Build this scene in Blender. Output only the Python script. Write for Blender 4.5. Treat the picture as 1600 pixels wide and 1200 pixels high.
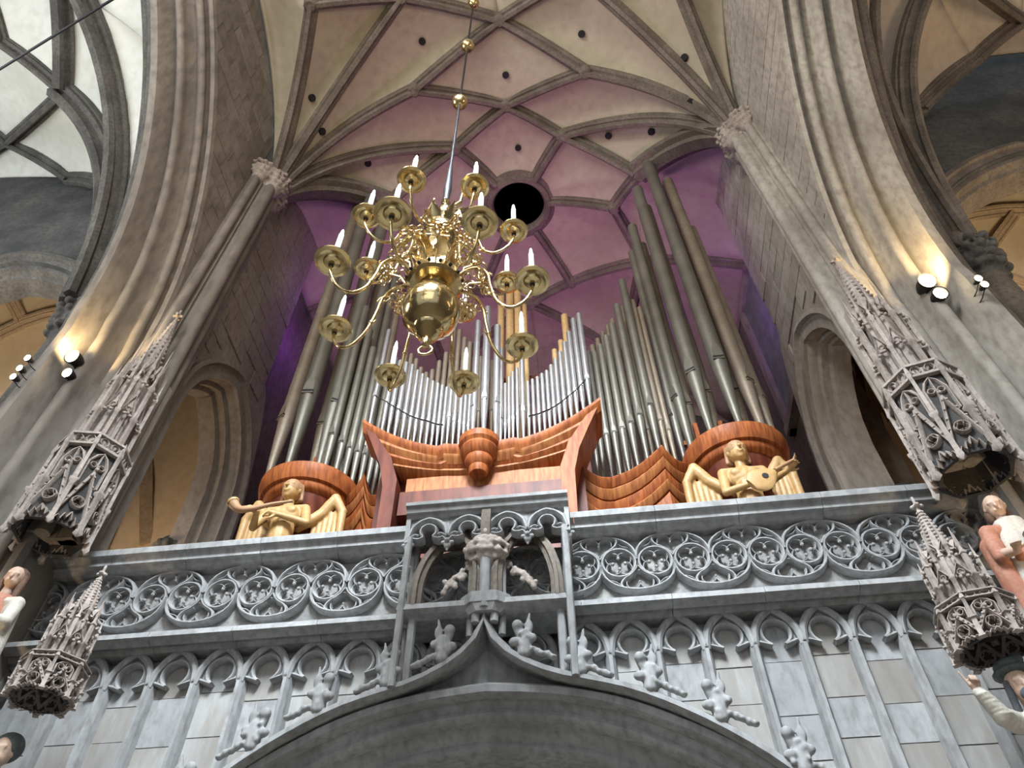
import bpy, bmesh, math, random
from math import sin, cos, pi, radians, sqrt, atan2, hypot
from mathutils import Vector, Matrix
from mathutils.bvhtree import BVHTree
random.seed(7)
for o in list(bpy.data.objects): bpy.data.objects.remove(o)
scn = bpy.context.scene
COL = scn.collection
# ------------------------------------------------------------------ camera
cd = bpy.data.cameras.new('camera'); cam = bpy.data.objects.new('camera', cd); COL.objects.link(cam)
cd.sensor_width = 36.0; cd.lens = 1155/1600*36.0; cd.clip_end = 200
def _n(v): return v.normalized()
Fpx = 1155.0
Zc = _n(Vector((-8, -970, Fpx)))
_s = -0.077; _x0, _y0 = -10.0, 290.0
_t = -(_x0*Zc.x+_y0*Zc.y+Fpx*Zc.z)/(Zc.x+_s*Zc.y)
Xc = _n(Vector((_x0+_t, _y0+_s*_t, Fpx)))
if Xc.x < 0: Xc = -Xc
Yc = Zc.cross(Xc)
# rows = world axes in (right, down, forward); camera matrix columns = right, up, back in world
M = Matrix(((Xc.x, -Xc.y, -Xc.z, 0), (Yc.x, -Yc.y, -Yc.z, 0), (Zc.x, -Zc.y, -Zc.z, 1.6), (0, 0, 0, 1)))
cam.matrix_world = M
scn.camera = cam
# ------------------------------------------------------------------ world, lights, exposure
scn.view_settings.view_transform = 'Standard'; scn.view_settings.look = 'None'
scn.view_settings.gamma = 1; scn.view_settings.use_curve_mapping = False
scn.view_settings.exposure = 0.0
w = bpy.data.worlds.new('daylight'); scn.world = w; w.use_nodes = True
w.node_tree.nodes['Background'].inputs[0].default_value = (0.80, 0.90, 1.0, 1)
w.node_tree.nodes['Background'].inputs[1].default_value = 0.62
def area(name, loc, target, size, power, col, sy=None):
    l = bpy.data.lights.new(name, 'AREA'); l.energy = power; l.color = col; l.size = size
    if sy: l.shape = 'RECTANGLE'; l.size_y = sy
    o = bpy.data.objects.new(name, l); COL.objects.link(o); o.location = loc
    o.rotation_euler = (Vector(target)-Vector(loc)).to_track_quat('-Z', 'Y').to_euler(); return o
def point(name, loc, power, col, r=0.1):
    l = bpy.data.lights.new(name, 'POINT'); l.energy = power; l.color = col; l.shadow_soft_size = r
    o = bpy.data.objects.new(name, l); COL.objects.link(o); o.location = loc; return o
def spot(name, loc, target, power, col, ang=60, r=0.05, blend=.6):
    l = bpy.data.lights.new(name, 'SPOT'); l.energy = power; l.color = col; l.spot_size = radians(ang); l.spot_blend = blend; l.shadow_soft_size = r
    o = bpy.data.objects.new(name, l); COL.objects.link(o); o.location = loc
    o.rotation_euler = (Vector(target)-Vector(loc)).to_track_quat('-Z', 'Y').to_euler(); return o
area('nave_front_fill', (-1.2, -14, 12), (-1.2, 9, 9), 12, 520, (1.0, 0.97, 0.93), 10)  # added fill from down the nave for the gallery front, no actual window
area('gallery_top_fill', (-1.0, -1.5, 17), (-1.2, 8, 5.0), 3.5, 1250, (0.84, 0.93, 1.0), 3.5).data.spread = radians(75)  # added cool light from above to brighten the gallery, no window there
area('south_clerestory_light', (-7.0, -6, 20), (5.0, 8, 14), 4, 1150, (1.0, 0.97, 0.93), 4)
area('north_aisle_web_fill', (-17.5, 0.5, 12), (-13, 5, 22), 5, 1500, (0.93, 0.98, 1.0), 6)  # added upward light that whitens the aisle webs
area('south_aisle_lamp_light', (12.5, 1.0, 11), (10.5, 6, 21), 3, 330, (1.0, 0.80, 0.62), 3)
area('organ_uplight', (-1.1, 12.6, 13.2), (-1.1, 12.6, 24), 2.6, 215, (0.86, 0.38, 0.80), 1.2).data.spread = radians(110)
point('purple_lamp_right', (4.9, 12.2, 19.5), 65, (0.42, 0.08, 1.0), .2)
point('purple_lamp_left', (-7.0, 12.2, 19.5), 65, (0.42, 0.08, 1.0), .2)
area('vault_warm_fill', (-1.2, -1.5, 15), (-1.2, 6.0, 24), 2.5, 300, (1.0, 0.78, 0.46), 2)  # added warm fill for the nearest vault webs, not a fitted lamp
# ------------------------------------------------------------------ materials
def nt(name):
    m = bpy.data.materials.new(name); m.use_nodes = True
    t = m.node_tree; return m, t, t.nodes['Principled BSDF']
def stone(name, c1, c2, c3=None, scale=.7, rough=.85, bump=.25, streak=1.0, joints=None, metal=0):
    """noise-mottled material: c1/c2 broad stain, c3 fine grain; optional fine joints (width,height)"""
    m, t, b = nt(name); N = t.nodes; L = t.links
    tc = N.new('ShaderNodeTexCoord'); mp = N.new('ShaderNodeMapping')
    mp.inputs['Scale'].default_value = (1, 1, 1/streak); L.new(tc.outputs['Object'], mp.inputs[0])
    n1 = N.new('ShaderNodeTexNoise'); n1.inputs['Scale'].default_value = scale; n1.inputs['Detail'].default_value = 6; n1.inputs['Roughness'].default_value = .62
    L.new(mp.outputs[0], n1.inputs[0])
    r1 = N.new('ShaderNodeValToRGB'); r1.color_ramp.elements[0].position = .36; r1.color_ramp.elements[1].position = .64
    r1.color_ramp.elements[0].color = (*c1, 1); r1.color_ramp.elements[1].color = (*c2, 1)
    L.new(n1.outputs[0], r1.inputs[0])
    n2 = N.new('ShaderNodeTexNoise'); n2.inputs['Scale'].default_value = scale*11; n2.inputs['Detail'].default_value = 5
    L.new(mp.outputs[0], n2.inputs[0])
    r2 = N.new('ShaderNodeValToRGB'); r2.color_ramp.elements[0].position = .42; r2.color_ramp.elements[1].position = .75
    r2.color_ramp.elements[0].color = (0, 0, 0, 1); r2.color_ramp.elements[1].color = (.75, .75, .75, 1)
    L.new(n2.outputs[0], r2.inputs[0])
    mx = N.new('ShaderNodeMixRGB'); L.new(r2.outputs[0], mx.inputs[0]); L.new(r1.outputs[0], mx.inputs[1])
    mx.inputs[2].default_value = (*(c3 or [a*.6 for a in c1]), 1)
    L.new(mx.outputs[0], b.inputs['Base Color'])
    b.inputs['Roughness'].default_value = rough; b.inputs['Metallic'].default_value = metal
    bp = N.new('ShaderNodeBump'); bp.inputs['Strength'].default_value = bump; bp.inputs['Distance'].default_value = .03
    L.new(n2.outputs[0], bp.inputs['Height']); L.new(bp.outputs[0], b.inputs['Normal'])
    return m
def plain(name, col, rough=.5, metal=0, emit=None, es=1, bump=0, bs=20):
    m, t, b = nt(name)
    b.inputs['Base Color'].default_value = (*col, 1); b.inputs['Roughness'].default_value = rough; b.inputs['Metallic'].default_value = metal
    if emit: b.inputs['Emission Color'].default_value = (*emit, 1); b.inputs['Emission Strength'].default_value = es
    if bump:
        n = t.nodes.new('ShaderNodeTexNoise'); n.inputs['Scale'].default_value = bs
        bp = t.nodes.new('ShaderNodeBump'); bp.inputs['Strength'].default_value = bump; bp.inputs['Distance'].default_value = .01
        t.links.new(n.outputs[0], bp.inputs['Height']); t.links.new(bp.outputs[0], b.inputs['Normal'])
    return m
def wood(name, c1, c2, stripe=9.0, rough=.5, axis='X'):
    m, t, b = nt(name); N = t.nodes; L = t.links
    tc = N.new('ShaderNodeTexCoord'); mp = N.new('ShaderNodeMapping')
    mp.inputs['Scale'].default_value = (1, .12, .16); L.new(tc.outputs['Object'], mp.inputs[0])
    n1 = N.new('ShaderNodeTexNoise'); n1.inputs['Scale'].default_value = stripe; n1.inputs['Detail'].default_value = 5
    L.new(mp.outputs[0], n1.inputs[0])
    r = N.new('ShaderNodeValToRGB'); r.color_ramp.elements[0].position = .36; r.color_ramp.elements[1].position = .62
    r.color_ramp.elements[0].color = (*c1, 1); r.color_ramp.elements[1].color = (*c2, 1)
    L.new(n1.outputs[0], r.inputs[0]); L.new(r.outputs[0], b.inputs['Base Color'])
    b.inputs['Roughness'].default_value = rough
    b.inputs['Specular IOR Level'].default_value = .18
    return m
S_PAR = stone('grey_parapet_stone', (.25, .25, .25), (.37, .37, .37), (.16, .155, .15), 1.1, streak=2)
S_PANEL = stone('blind_panel_stone', (.20, .18, .16), (.38, .38, .37), (.25, .225, .195), 1.2, streak=4)
S_RECESS = stone('tracery_back_stone', (.21, .205, .20), (.30, .29, .275), (.13, .125, .12), 1.3)
S_PIER = stone('pier_stone', (.19, .165, .14), (.31, .275, .24), (.12, .10, .085), .55, streak=3)
S_PIER2 = stone('pale_pier_stone', (.33, .30, .26), (.48, .445, .395), (.22, .19, .16), .8, streak=2)
S_PIER2C = stone('pale_bay_stone_darker', (.28, .255, .225), (.40, .37, .335), (.21, .185, .16), .8, streak=2.5)
S_PIER2B = stone('pale_bay_stone', (.33, .305, .275), (.46, .43, .395), (.25, .22, .195), .8, streak=2.5)
S_BLOCKA = stone('wall_block_stone', (.24, .205, .18), (.33, .295, .265), (.17, .145, .125), 1.0, streak=2)
S_BLOCKB = stone('wall_block_stone_dark', (.24, .215, .195), (.34, .31, .28), (.18, .155, .14), 1.0, streak=2)
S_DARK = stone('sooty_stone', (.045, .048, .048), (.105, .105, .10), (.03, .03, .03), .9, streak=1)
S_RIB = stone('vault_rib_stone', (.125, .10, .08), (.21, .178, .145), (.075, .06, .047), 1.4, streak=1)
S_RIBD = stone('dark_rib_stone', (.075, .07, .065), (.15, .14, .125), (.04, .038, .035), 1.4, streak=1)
S_RIBY = stone('cream_rib_stone', (.42, .33, .24), (.55, .44, .33), (.30, .22, .15), 1.4, streak=1)
S_CARVE = stone('carved_canopy_stone', (.33, .275, .24), (.47, .41, .37), (.20, .16, .14), 2.0, streak=1)
S_BROWN = stone('brown_niche_stone', (.15, .10, .07), (.24, .17, .12), (.09, .06, .045), .8, streak=3)
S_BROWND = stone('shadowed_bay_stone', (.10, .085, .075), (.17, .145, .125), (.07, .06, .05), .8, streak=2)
P_WEB = stone('vault_plaster', (.36, .315, .235), (.44, .39, .30), (.32, .28, .21), .35, bump=.03)
P_WEBR = stone('brown_vault_plaster', (.44, .36, .28), (.52, .43, .34), (.38, .30, .23), .35, bump=.03)
P_WEBL = stone('pale_vault_plaster', (.62, .62, .56), (.72, .72, .67), (.56, .55, .48), .4, bump=.03)
P_YEL = stone('warm_plaster', (.64, .53, .38), (.74, .63, .47), (.58, .47, .33), .4, bump=.03)
W_OR = wood('orange_veneer', (.22, .06, .02), (.42, .13, .04), 22)
W_ORB = wood('bright_veneer', (.26, .085, .03), (.46, .18, .06), 20)
W_DK = wood('dark_mahogany', (.085, .02, .012), (.17, .045, .025), 8, .45)
M_PIPE = stone('tin_pipe_metal', (.17, .16, .135), (.25, .235, .20), (.19, .17, .14), 1.6, rough=.45, bump=.02, metal=.45)
M_PIPES = stone('polished_pipe_metal', (.40, .39, .40), (.52, .51, .52), (.38, .36, .36), 1.6, rough=.34, bump=.02, metal=.7)
M_PIPEG = stone('golden_pipe_wood', (.52, .33, .14), (.66, .44, .21), (.45, .27, .11), 2, rough=.45, bump=.02)
M_PIPEB = stone('brownish_pipe_metal', (.25, .20, .15), (.35, .29, .22), (.24, .19, .14), 1.6, rough=.5, bump=.02, metal=.3)
M_SLOT = plain('pipe_mouth_shadow_slot', (.012, .011, .01), .8)
M_BRASS = plain('polished_brass', (.66, .51, .26), .15, 1, bump=.12, bs=30)
M_GOLD = plain('gilt_ball', (.80, .60, .30), .25, 1)
M_IRON = plain('dark_iron', (.03, .03, .035), .5, .6)
M_CANDLE = plain('white_candle', (.9, .92, .95), .4, emit=(.85, .93, 1), es=.25)
M_GLASSL = plain('lamp_glow', (1, .9, .7), .4, emit=(1, .80, .48), es=30)
M_LIME = stone('limewood', (.42, .25, .095), (.56, .36, .155), (.36, .20, .07), 2.2, rough=.5, bump=.05)
M_LIMEH = stone('brownish_limewood', (.33, .18, .09), (.44, .26, .14), (.28, .15, .07), 3, rough=.5, bump=.05)
M_VOID = plain('oculus_dark', (.012, .01, .014), .9)
M_SKIN = stone('painted_skin', (.50, .34, .25), (.60, .43, .33), (.45, .29, .20), 4, rough=.6, bump=.05)
M_RED = stone('painted_terracotta_cloth', (.40, .16, .10), (.50, .25, .17), (.33, .12, .07), 3, rough=.7, bump=.05)
M_CREAM = stone('painted_cream_cloth', (.52, .48, .41), (.64, .60, .53), (.42, .38, .32), 3, rough=.7, bump=.05)
M_BRHAIR = stone('painted_brown_hair', (.10, .05, .03), (.17, .09, .055), (.07, .035, .02), 6, rough=.7)
M_GREEN = stone('painted_green_cloth', (.06, .08, .07), (.11, .13, .12), (.04, .05, .05), 3, rough=.7)
M_BEARD = stone('painted_dark_beard', (.05, .055, .065), (.10, .10, .11), (.03, .03, .035), 9, rough=.8)
M_GLASS = stone('leaded_glass', (.10, .15, .14), (.22, .27, .24), (.06, .09, .09), 2.5, rough=.3, bump=.1)
# ------------------------------------------------------------------ mesh helpers
class MB:
    def __init__(s): s.v = []; s.f = []
    def add(s, v, f):
        k = len(s.v); s.v += [tuple(p) for p in v]; s.f += [tuple(i+k for i in q) for q in f]; return s
    def box(s, x0, x1, y0, y1, z0, z1):
        return s.add([(x0,y0,z0),(x1,y0,z0),(x1,y1,z0),(x0,y1,z0),(x0,y0,z1),(x1,y0,z1),(x1,y1,z1),(x0,y1,z1)],
            [(0,3,2,1),(4,5,6,7),(0,1,5,4),(1,2,6,5),(2,3,7,6),(3,0,4,7)])
    def prismY(s, poly, y0, y1):
        n = len(poly); v = [(x, y0, z) for x, z in poly]+[(x, y1, z) for x, z in poly]
        return s.add(v, [tuple(range(n)), tuple(range(2*n-1, n-1, -1))]+[(i, (i+1) % n, n+(i+1) % n, n+i)[::-1] for i in range(n)])
    def prismX(s, poly, x0, x1):   # poly in (y,z)
        n = len(poly); v = [(x0, y, z) for y, z in poly]+[(x1, y, z) for y, z in poly]
        return s.add(v, [tuple(range(n)), tuple(range(2*n-1, n-1, -1))]+[(i, (i+1) % n, n+(i+1) % n, n+i)[::-1] for i in range(n)])
    def prismZ(s, poly, z0, z1):
        n = len(poly); v = [(x, y, z0) for x, y in poly]+[(x, y, z1) for x, y in poly]
        return s.add(v, [tuple(range(n))[::-1], tuple(range(n, 2*n))]+[(i, (i+1) % n, n+(i+1) % n, n+i) for i in range(n)])
    def rings(s, R, closed=True, cap=True):
        n = len(R[0]); v = [p for r in R for p in r]; f = []
        for i in range(len(R)-1):
            for j in range(n if closed else n-1):
                a, b2 = i*n+j, i*n+(j+1) % n; f.append((a, b2, b2+n, a+n))
        if cap and closed: f += [tuple(range(n))[::-1], tuple(range((len(R)-1)*n, len(R)*n))]
        return s.add(v, f)
    def tube(s, pts, r, n=8, cap=True, up=None):
        pts = [Vector(p) for p in pts]; m = len(pts); rr = r if isinstance(r, (list, tuple)) else [r]*m
        T = [( pts[min(i+1, m-1)]-pts[max(i-1, 0)]).normalized() for i in range(m)]
        ref = Vector(up) if up else (Vector((0, 0, 1)) if abs(T[0].z) < .8 else Vector((1, 0, 0)))
        N = (ref-ref.dot(T[0])*T[0]).normalized(); R = []
        for i in range(m):
            N = (N-N.dot(T[i])*T[i]).normalized(); B = T[i].cross(N)
            R.append([pts[i]+rr[i]*(cos(2*pi*j/n)*N+sin(2*pi*j/n)*B) for j in range(n)])
        return s.rings(R, True, cap)
    def cone(s, a, b, ra, rb, n=8): return s.tube([a, b], [ra, rb], n)
    def lathe(s, prof, c=(0, 0, 0), n=16, a0=0, a1=2*pi):
        full = abs(a1-a0-2*pi) < 1e-6; k = n if full else n+1
        R = [[(c[0]+r*cos(a0+(a1-a0)*j/n), c[1]+r*sin(a0+(a1-a0)*j/n), c[2]+z) for j in range(k)] for r, z in prof]
        return s.rings(R, full, full)
    def ball(s, c, r, n=10, m=7, sc=(1, 1, 1)):
        prof = [(max(1e-4, sin(pi*i/m)), -cos(pi*i/m)) for i in range(m+1)]
        R = [[(c[0]+r*sc[0]*q*cos(2*pi*j/n), c[1]+r*sc[1]*q*sin(2*pi*j/n), c[2]+r*sc[2]*z) for j in range(n)] for q, z in prof]
        return s.rings(R)
    def sweep(s, path, prof, up=(0, 0, 1), closedprof=True, closedpath=False, cap=True):
        """prof: (side, down) ; down = -N where N = component of up normal to the path"""
        P = [Vector(p) for p in path]; m = len(P); up = Vector(up); R = []
        for i in range(m):
            if closedpath: T = (P[(i+1) % m]-P[i-1]).normalized()
            else: T = (P[min(i+1, m-1)]-P[max(i-1, 0)]).normalized()
            N = (up-up.dot(T)*T).normalized(); B = T.cross(N)
            R.append([P[i]+a*B-d*N for a, d in prof])
        if closedpath: R.append(R[0])
        return s.rings(R, closedprof, cap and not closedpath)
    def build(s, name, mat, parent=None, smooth=None, kind=None):
        me = bpy.data.meshes.new(name); me.from_pydata(s.v, [], s.f)
        bm = bmesh.new(); bm.from_mesh(me); bmesh.ops.recalc_face_normals(bm, faces=bm.faces); bm.to_mesh(me); bm.free()
        me.materials.append(mat)
        if smooth is not None:
            me.polygons.foreach_set('use_smooth', [True]*len(me.polygons))
            if smooth < 180:
                bm = bmesh.new(); bm.from_mesh(me)
                for e in bm.edges:
                    if len(e.link_faces) == 2 and e.calc_face_angle(0) > radians(smooth): e.smooth = False
                bm.to_mesh(me); bm.free()
        o = bpy.data.objects.new(name, me); COL.objects.link(o)
        if parent: o.parent = parent
        if kind: o['kind'] = kind
        return o
def thing(name, label, cat, loc=(0, 0, 0), group=None, rot=(0, 0, 0)):
    o = bpy.data.objects.new(name, None); o.empty_display_size = .2; COL.objects.link(o); o.location = loc; o.rotation_euler = rot
    o['label'] = label; o['category'] = cat
    if group: o['group'] = group
    return o
def tag(o, label, cat, group=None):
    o['label'] = label; o['category'] = cat
    if group: o['group'] = group
    return o
def struct(o): o['kind'] = 'structure'; return o
def inst(src, name, parent=None, loc=None, rot=None, scale=None, kids=True):
    c = src.copy(); c.name = name; COL.objects.link(c)
    c.parent = parent
    if loc is not None: c.location = loc
    if rot is not None: c.rotation_euler = rot
    if scale is not None: c.scale = scale
    if kids:
        for ch in src.children:
            d = inst(ch, ch.name.split('.')[0], c)
    return c
def blob(name, prims, mat, parent=None, vox=.02, smooth_it=2, loc=None):
    """prims: ('c', a, b, ra, rb) tapered capsule or ('e', centre, (rx,ry,rz), euler) -> one continuous remeshed surface"""
    bm = bmesh.new()
    for p in prims:
        if p[0] == 'c':
            a, b, ra, rb = Vector(p[1]), Vector(p[2]), p[3], p[4]; d = b-a; L = max(d.length, 1e-4)
            q = d.to_track_quat('Z', 'Y').to_matrix().to_4x4()
            r = bmesh.ops.create_uvsphere(bm, u_segments=12, v_segments=8, radius=1)
            for v in r['verts']:
                up = v.co.z >= -1e-6
                rr = rb if v.co.z > 1e-3 else (ra if v.co.z < -1e-3 else (ra+rb)/2)
                z = v.co.z*rr + (L if v.co.z > 1e-3 else (0 if v.co.z < -1e-3 else L/2))
                v.co = (Matrix.Translation(a) @ q) @ Vector((v.co.x*rr, v.co.y*rr, z))
        else:
            c, rad, e = p[1], p[2], (p[3] if len(p) > 3 else (0, 0, 0))
            from mathutils import Euler
            mt = Matrix.Translation(c) @ Euler([radians(t) for t in e]).to_matrix().to_4x4() @ Matrix.Diagonal((*rad, 1))
            bmesh.ops.create_uvsphere(bm, u_segments=14, v_segments=10, radius=1, matrix=mt)
    me = bpy.data.meshes.new(name); bm.to_mesh(me); bm.free()
    o = bpy.data.objects.new(name, me); COL.objects.link(o)
    md = o.modifiers.new('r', 'REMESH'); md.mode = 'VOXEL'; md.voxel_size = vox
    if smooth_it: sm = o.modifiers.new('s', 'SMOOTH'); sm.iterations = smooth_it; sm.factor = .5
    dg = bpy.context.evaluated_depsgraph_get(); ev = o.evaluated_get(dg)
    m2 = bpy.data.meshes.new_from_object(ev); o.modifiers.clear(); o.data = m2; bpy.data.meshes.remove(me); m2.name = name
    m2.materials.clear(); m2.materials.append(mat)
    m2.polygons.foreach_set('use_smooth', [True]*len(m2.polygons))
    if parent: o.parent = parent
    if loc is not None: o.location = loc
    return o
def bez(a, c, b, n=14):
    a, b, c = Vector(a), Vector(b), Vector(c)
    return [(1-t)**2*a+2*t*(1-t)*c+t*t*b for t in [i/n for i in range(n+1)]]
def spl(pts, k=6):
    """Catmull-Rom through points"""
    P = [Vector(p) for p in pts]; P = [2*P[0]-P[1]]+P+[2*P[-1]-P[-2]]; o = []
    for i in range(1, len(P)-2):
        for j in range(k):
            t = j/k; p0, p1, p2, p3 = P[i-1:i+3]
            o.append(.5*((2*p1)+(p2-p0)*t+(2*p0-5*p1+4*p2-p3)*t*t+(3*p1-p0-3*p2+p3)*t**3))
    o.append(P[-2]); return o
RIBP = [(-.18,-.06),(-.18,.02),(-.145,.045),(-.16,.09),(-.13,.125),(-.07,.12),(-.045,.19),(-.075,.23),(-.05,.30),(.05,.30),(.075,.23),(.045,.19),(.07,.12),(.13,.125),(.16,.09),(.145,.045),(.18,.02),(.18,-.06)]
def scp(p, k): return [(a*k, b*k) for a, b in p]
X0 = -1.15          # nave axis
# ================================================================== FLOOR AND GALLERY MASS
f = MB().box(-22, 20, -20, 20, -.3, 0).build('floor', stone('floor_stone', (.30, .27, .24), (.40, .37, .33), None, .5)); struct(f)
struct(MB().box(-22, 20, -20, -.5, 24.6, 25).build('ceiling_nave', P_WEB))
struct(MB().box(-20.5, -20, -20, 17, 0, 26).build('wall_north', S_BLOCKB))
struct(MB().box(17.2, 17.7, -20, 17, 0, 26).build('wall_south', S_BLOCKB))
# ================================================================== MAIN VAULT
CL = Vector((-7.25, 7.85, 19.6)); CR = Vector((4.95, 7.75, 19.6))
XV = -1.05
def mir(p): return Vector((2*XV-p[0], p[1], p[2]))
Nd = {'CL': CL, 'CR': CR,
 'A': Vector((-.9, 5.52, 24.4)), 'D': Vector((1.38, 6.95, 23.5)), 'C': Vector((-1.0, 7.86, 24.2)),
 'E': Vector((.59, 8.83, 23.8)), 'I': Vector((2.72, 9.7, 22.35)), 'H': Vector((2.0, 10.95, 22.9)),
 'L': Vector((2.88, 12.93, 22.8)), 'J': Vector((.51, 14.1, 23.8)), 'N': Vector((-1.0, 14.9, 23.9)),
 'P2': Vector((1.35, 4.5, 23.9)), 'S2': Vector((3.6, 4.2, 23.0)), 'T': Vector((-1.0, 2.6, 24.4)), 'T2': Vector((2.6, 2.4, 23.6)),
 'R2': Vector((5.12, 3.0, 23.9)), 'U': Vector((2.3, 17.2, 23.2)), 'V': Vector((-1.0, 19.4, 23.6)), 'W1': Vector((6.1, 9.2, 21.2)), 'W2': Vector((6.1, 12.9, 21.8)), 'W3': Vector((6.1, 20, 22.0))}
for a, b in (('B','D'),('F','E'),('K','I'),('G1','H'),('M','L'),('Q','J'),('P1','P2'),('S1','S2'),('T1','T2'),('U1','U'),('Y1','W1'),('Y2','W2'),('Y3','W3'),('R1','R2')): Nd[a] = mir(Nd[b])
Nd['B'] = Vector((-3.55, 6.85, 23.5))
OC = Vector((-.98, 11.05, 24.0)); OR = 1.03
ocn = {}
for lab in ('E','H','J','Q','G1','F'):
    d = Nd[lab]-OC; a = atan2(d.y, d.x); ocn[lab] = a; Nd['o'+lab] = OC+Vector((OR*cos(a), OR*sin(a), -.06))
def edge(a, b, n=14):
    if a[0] == 'o' and b[0] == 'o':
        a0, a1 = ocn[a[1:]], ocn[b[1:]]
        while a1-a0 > pi: a1 -= 2*pi
        while a1-a0 < -pi: a1 += 2*pi
        return [OC+Vector((OR*cos(a0+(a1-a0)*i/n), OR*sin(a0+(a1-a0)*i/n), -.06)) for i in range(n+1)]
    A, B = Nd[a], Nd[b]
    if a in ('CL', 'CR') or b in ('CL', 'CR'):
        if b in ('CL', 'CR'): return edge(b, a, n)[::-1]
        k = .28 if b not in ('W1', 'Y1') else .2
        c = Vector((A.x+k*(B.x-A.x), A.y+k*(B.y-A.y), A.z+.86*(B.z-A.z)))
        return bez(A, c, B, n)
    return bez(A, (A+B)/2+Vector((0, 0, .10*(A-B).length)), B, n)
def poly_edge(labs, n=14):
    segs = [edge(labs[i], labs[i+1], n) for i in range(len(labs)-1)]
    pts = segs[0][:]
    for s_ in segs[1:]: pts += s_[1:]
    # resample to n+1
    L = [0]
    for i in range(1, len(pts)): L.append(L[-1]+(pts[i]-pts[i-1]).length)
    out = []
    for i in range(n+1):
        t = L[-1]*i/n; k = max(j for j in range(len(L)) if L[j] <= t+1e-9); k = min(k, len(L)-2)
        u = (t-L[k])/max(L[k+1]-L[k], 1e-9); out.append(pts[k].lerp(pts[k+1], u))
    return out
def coons(e1, e2, e3, e4, mb, bulge=.12, n=14):
    """edges e1: A->B, e2: B->C, e3: D->C, e4: A->D"""
    A, B, D, C = e1[0], e1[-1], e3[0], e3[-1]; R = []
    for i in range(n+1):
        v = i/n; row = []
        for j in range(n+1):
            u = j/n
            p = (1-v)*e1[j]+v*e3[j]+(1-u)*e4[i]+u*e2[i]-((1-u)*(1-v)*A+u*(1-v)*B+u*v*C+(1-u)*v*D)
            p = p+Vector((0, 0, bulge*sin(pi*u)*sin(pi*v)+.02)); row.append(p)
        R.append(row)
    mb.rings(R, False, False)
def cell(a, b, c, d, mb, bulge=.12):
    """four edges as label lists: a: A..B, b: B..C, c: C..D, d: D..A (walk around)"""
    e1 = poly_edge(a) if len(a) > 1 else [Nd[a[0]]]*15
    e2 = poly_edge(b) if len(b) > 1 else [Nd[b[0]]]*15
    e3 = (poly_edge(c) if len(c) > 1 else [Nd[c[0]]]*15)[::-1]
    e4 = (poly_edge(d) if len(d) > 1 else [Nd[d[0]]]*15)[::-1]
    coons(e1, e2, e3, e4, mb, bulge)
def swap(l):
    t = {'CL':'CR','A':'A','B':'D','C':'C','F':'E','K':'I','G1':'H','M':'L','Q':'J','N':'N','P1':'P2','S1':'S2','T':'T','T1':'T2','U1':'U','V':'V','Y1':'W1','Y2':'W2','Y3':'W3','R1':'R2'}
    t.update({v: k for k, v in t.items()})
    if l[0] == 'o': return 'o'+t[l[1:]]
    return t[l]
cells = [(['CR','D'],['D','C'],['C','E'],['E','CR']), (['CR','E'],['E'],['E','I'],['I','CR']),
  (['CR','P2'],['P2','A'],['A','D'],['D','CR']), (['CR','S2'],['S2','P2'],['P2'],['P2','CR']),
  (['A','P2'],['P2','T2'],['T2','T'],['T','A']), (['S2','T2'],['T2'],['T2','P2'],['P2','S2']),
  (['oE','oH'],['oH','H'],['H','I','E'],['E','oE']), (['oH','oJ'],['oJ','J'],['J','L','H'],['H','oH']),
  (['CR','S2'],['S2','R2'],['R2'],['R2','CR']), (['S2','T2'],['T2'],['T2','R2'],['R2','S2']),
  (['H','L'],['L'],['L','I'],['I','H']),
  (['CR','I'],['I','L'],['L','W2'],['W2','W1','CR']), (['L','W2'],['W2','W3'],['W3','U'],['U','L']), (['J','L'],['L','U'],['U','N'],['N','J']), (['N','U'],['U','V'],['V'],['V','N']), (['U','W3'],['W3'],['W3','V'],['V','U'])]
both = [(['oF','oE'],['oE','E'],['E','C','F'],['F','oF']), (['A','B'],['B','C'],['C','D'],['D','A']), (['oJ','oQ'],['oQ','Q'],['Q','N','J'],['J','oJ'])]
vault = thing('ceiling', 'net-ribbed stone vault with plaster webs and round dark oculus over the organ', 'vault'); vault['kind'] = 'structure'
for k in ('label', 'category'): del vault[k]
webbvh_v, webbvh_f = [], []
def addweb(c):
    mb = MB(); cell(*c, mb)
    k = len(webbvh_v); webbvh_v.extend(mb.v); webbvh_f.extend([tuple(i+k for i in q) for q in mb.f])
    o = mb.build('vault_web', P_WEB, vault, 180)
    md = o.modifiers.new('t', 'SOLIDIFY'); md.thickness = .12; md.offset = 0
for c in cells:
    addweb(c); addweb(tuple([swap(l) for l in e] for e in c))
for c in both: addweb(c)
ribs = [('CR','D'),('D','A'),('D','C'),('C','E'),('CR','E'),('E','I'),('I','H'),('E','oE'),('H','oH'),('J','oJ'),('J','L'),('H','L'),('J','N'),('L','U'),('N','U'),('CR','P2'),('P2','A'),('CR','S2'),('P2','T'),('S2','P2'),('L','W2'),('U','V')]
done = set()
for a, b in ribs:
    for a2, b2 in ((a, b), (swap(a), swap(b))):
        if (a2, b2) in done or (b2, a2) in done: continue
        done.add((a2, b2))
        MB().sweep(edge(a2, b2), scp(RIBP, 1.0)).build('vault_rib', S_RIB, vault, 40)
for a, b in (('CR','I'),('CL','K')):     # broad wall ribs
    MB().sweep(edge(a, b), [(-.42,-.08),(-.42,.12),(-.25,.16),(-.22,.28),(.1,.32),(.16,.2),(.32,.14),(.32,-.08)]).build('wall_rib', S_RIB, vault, 40)
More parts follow.
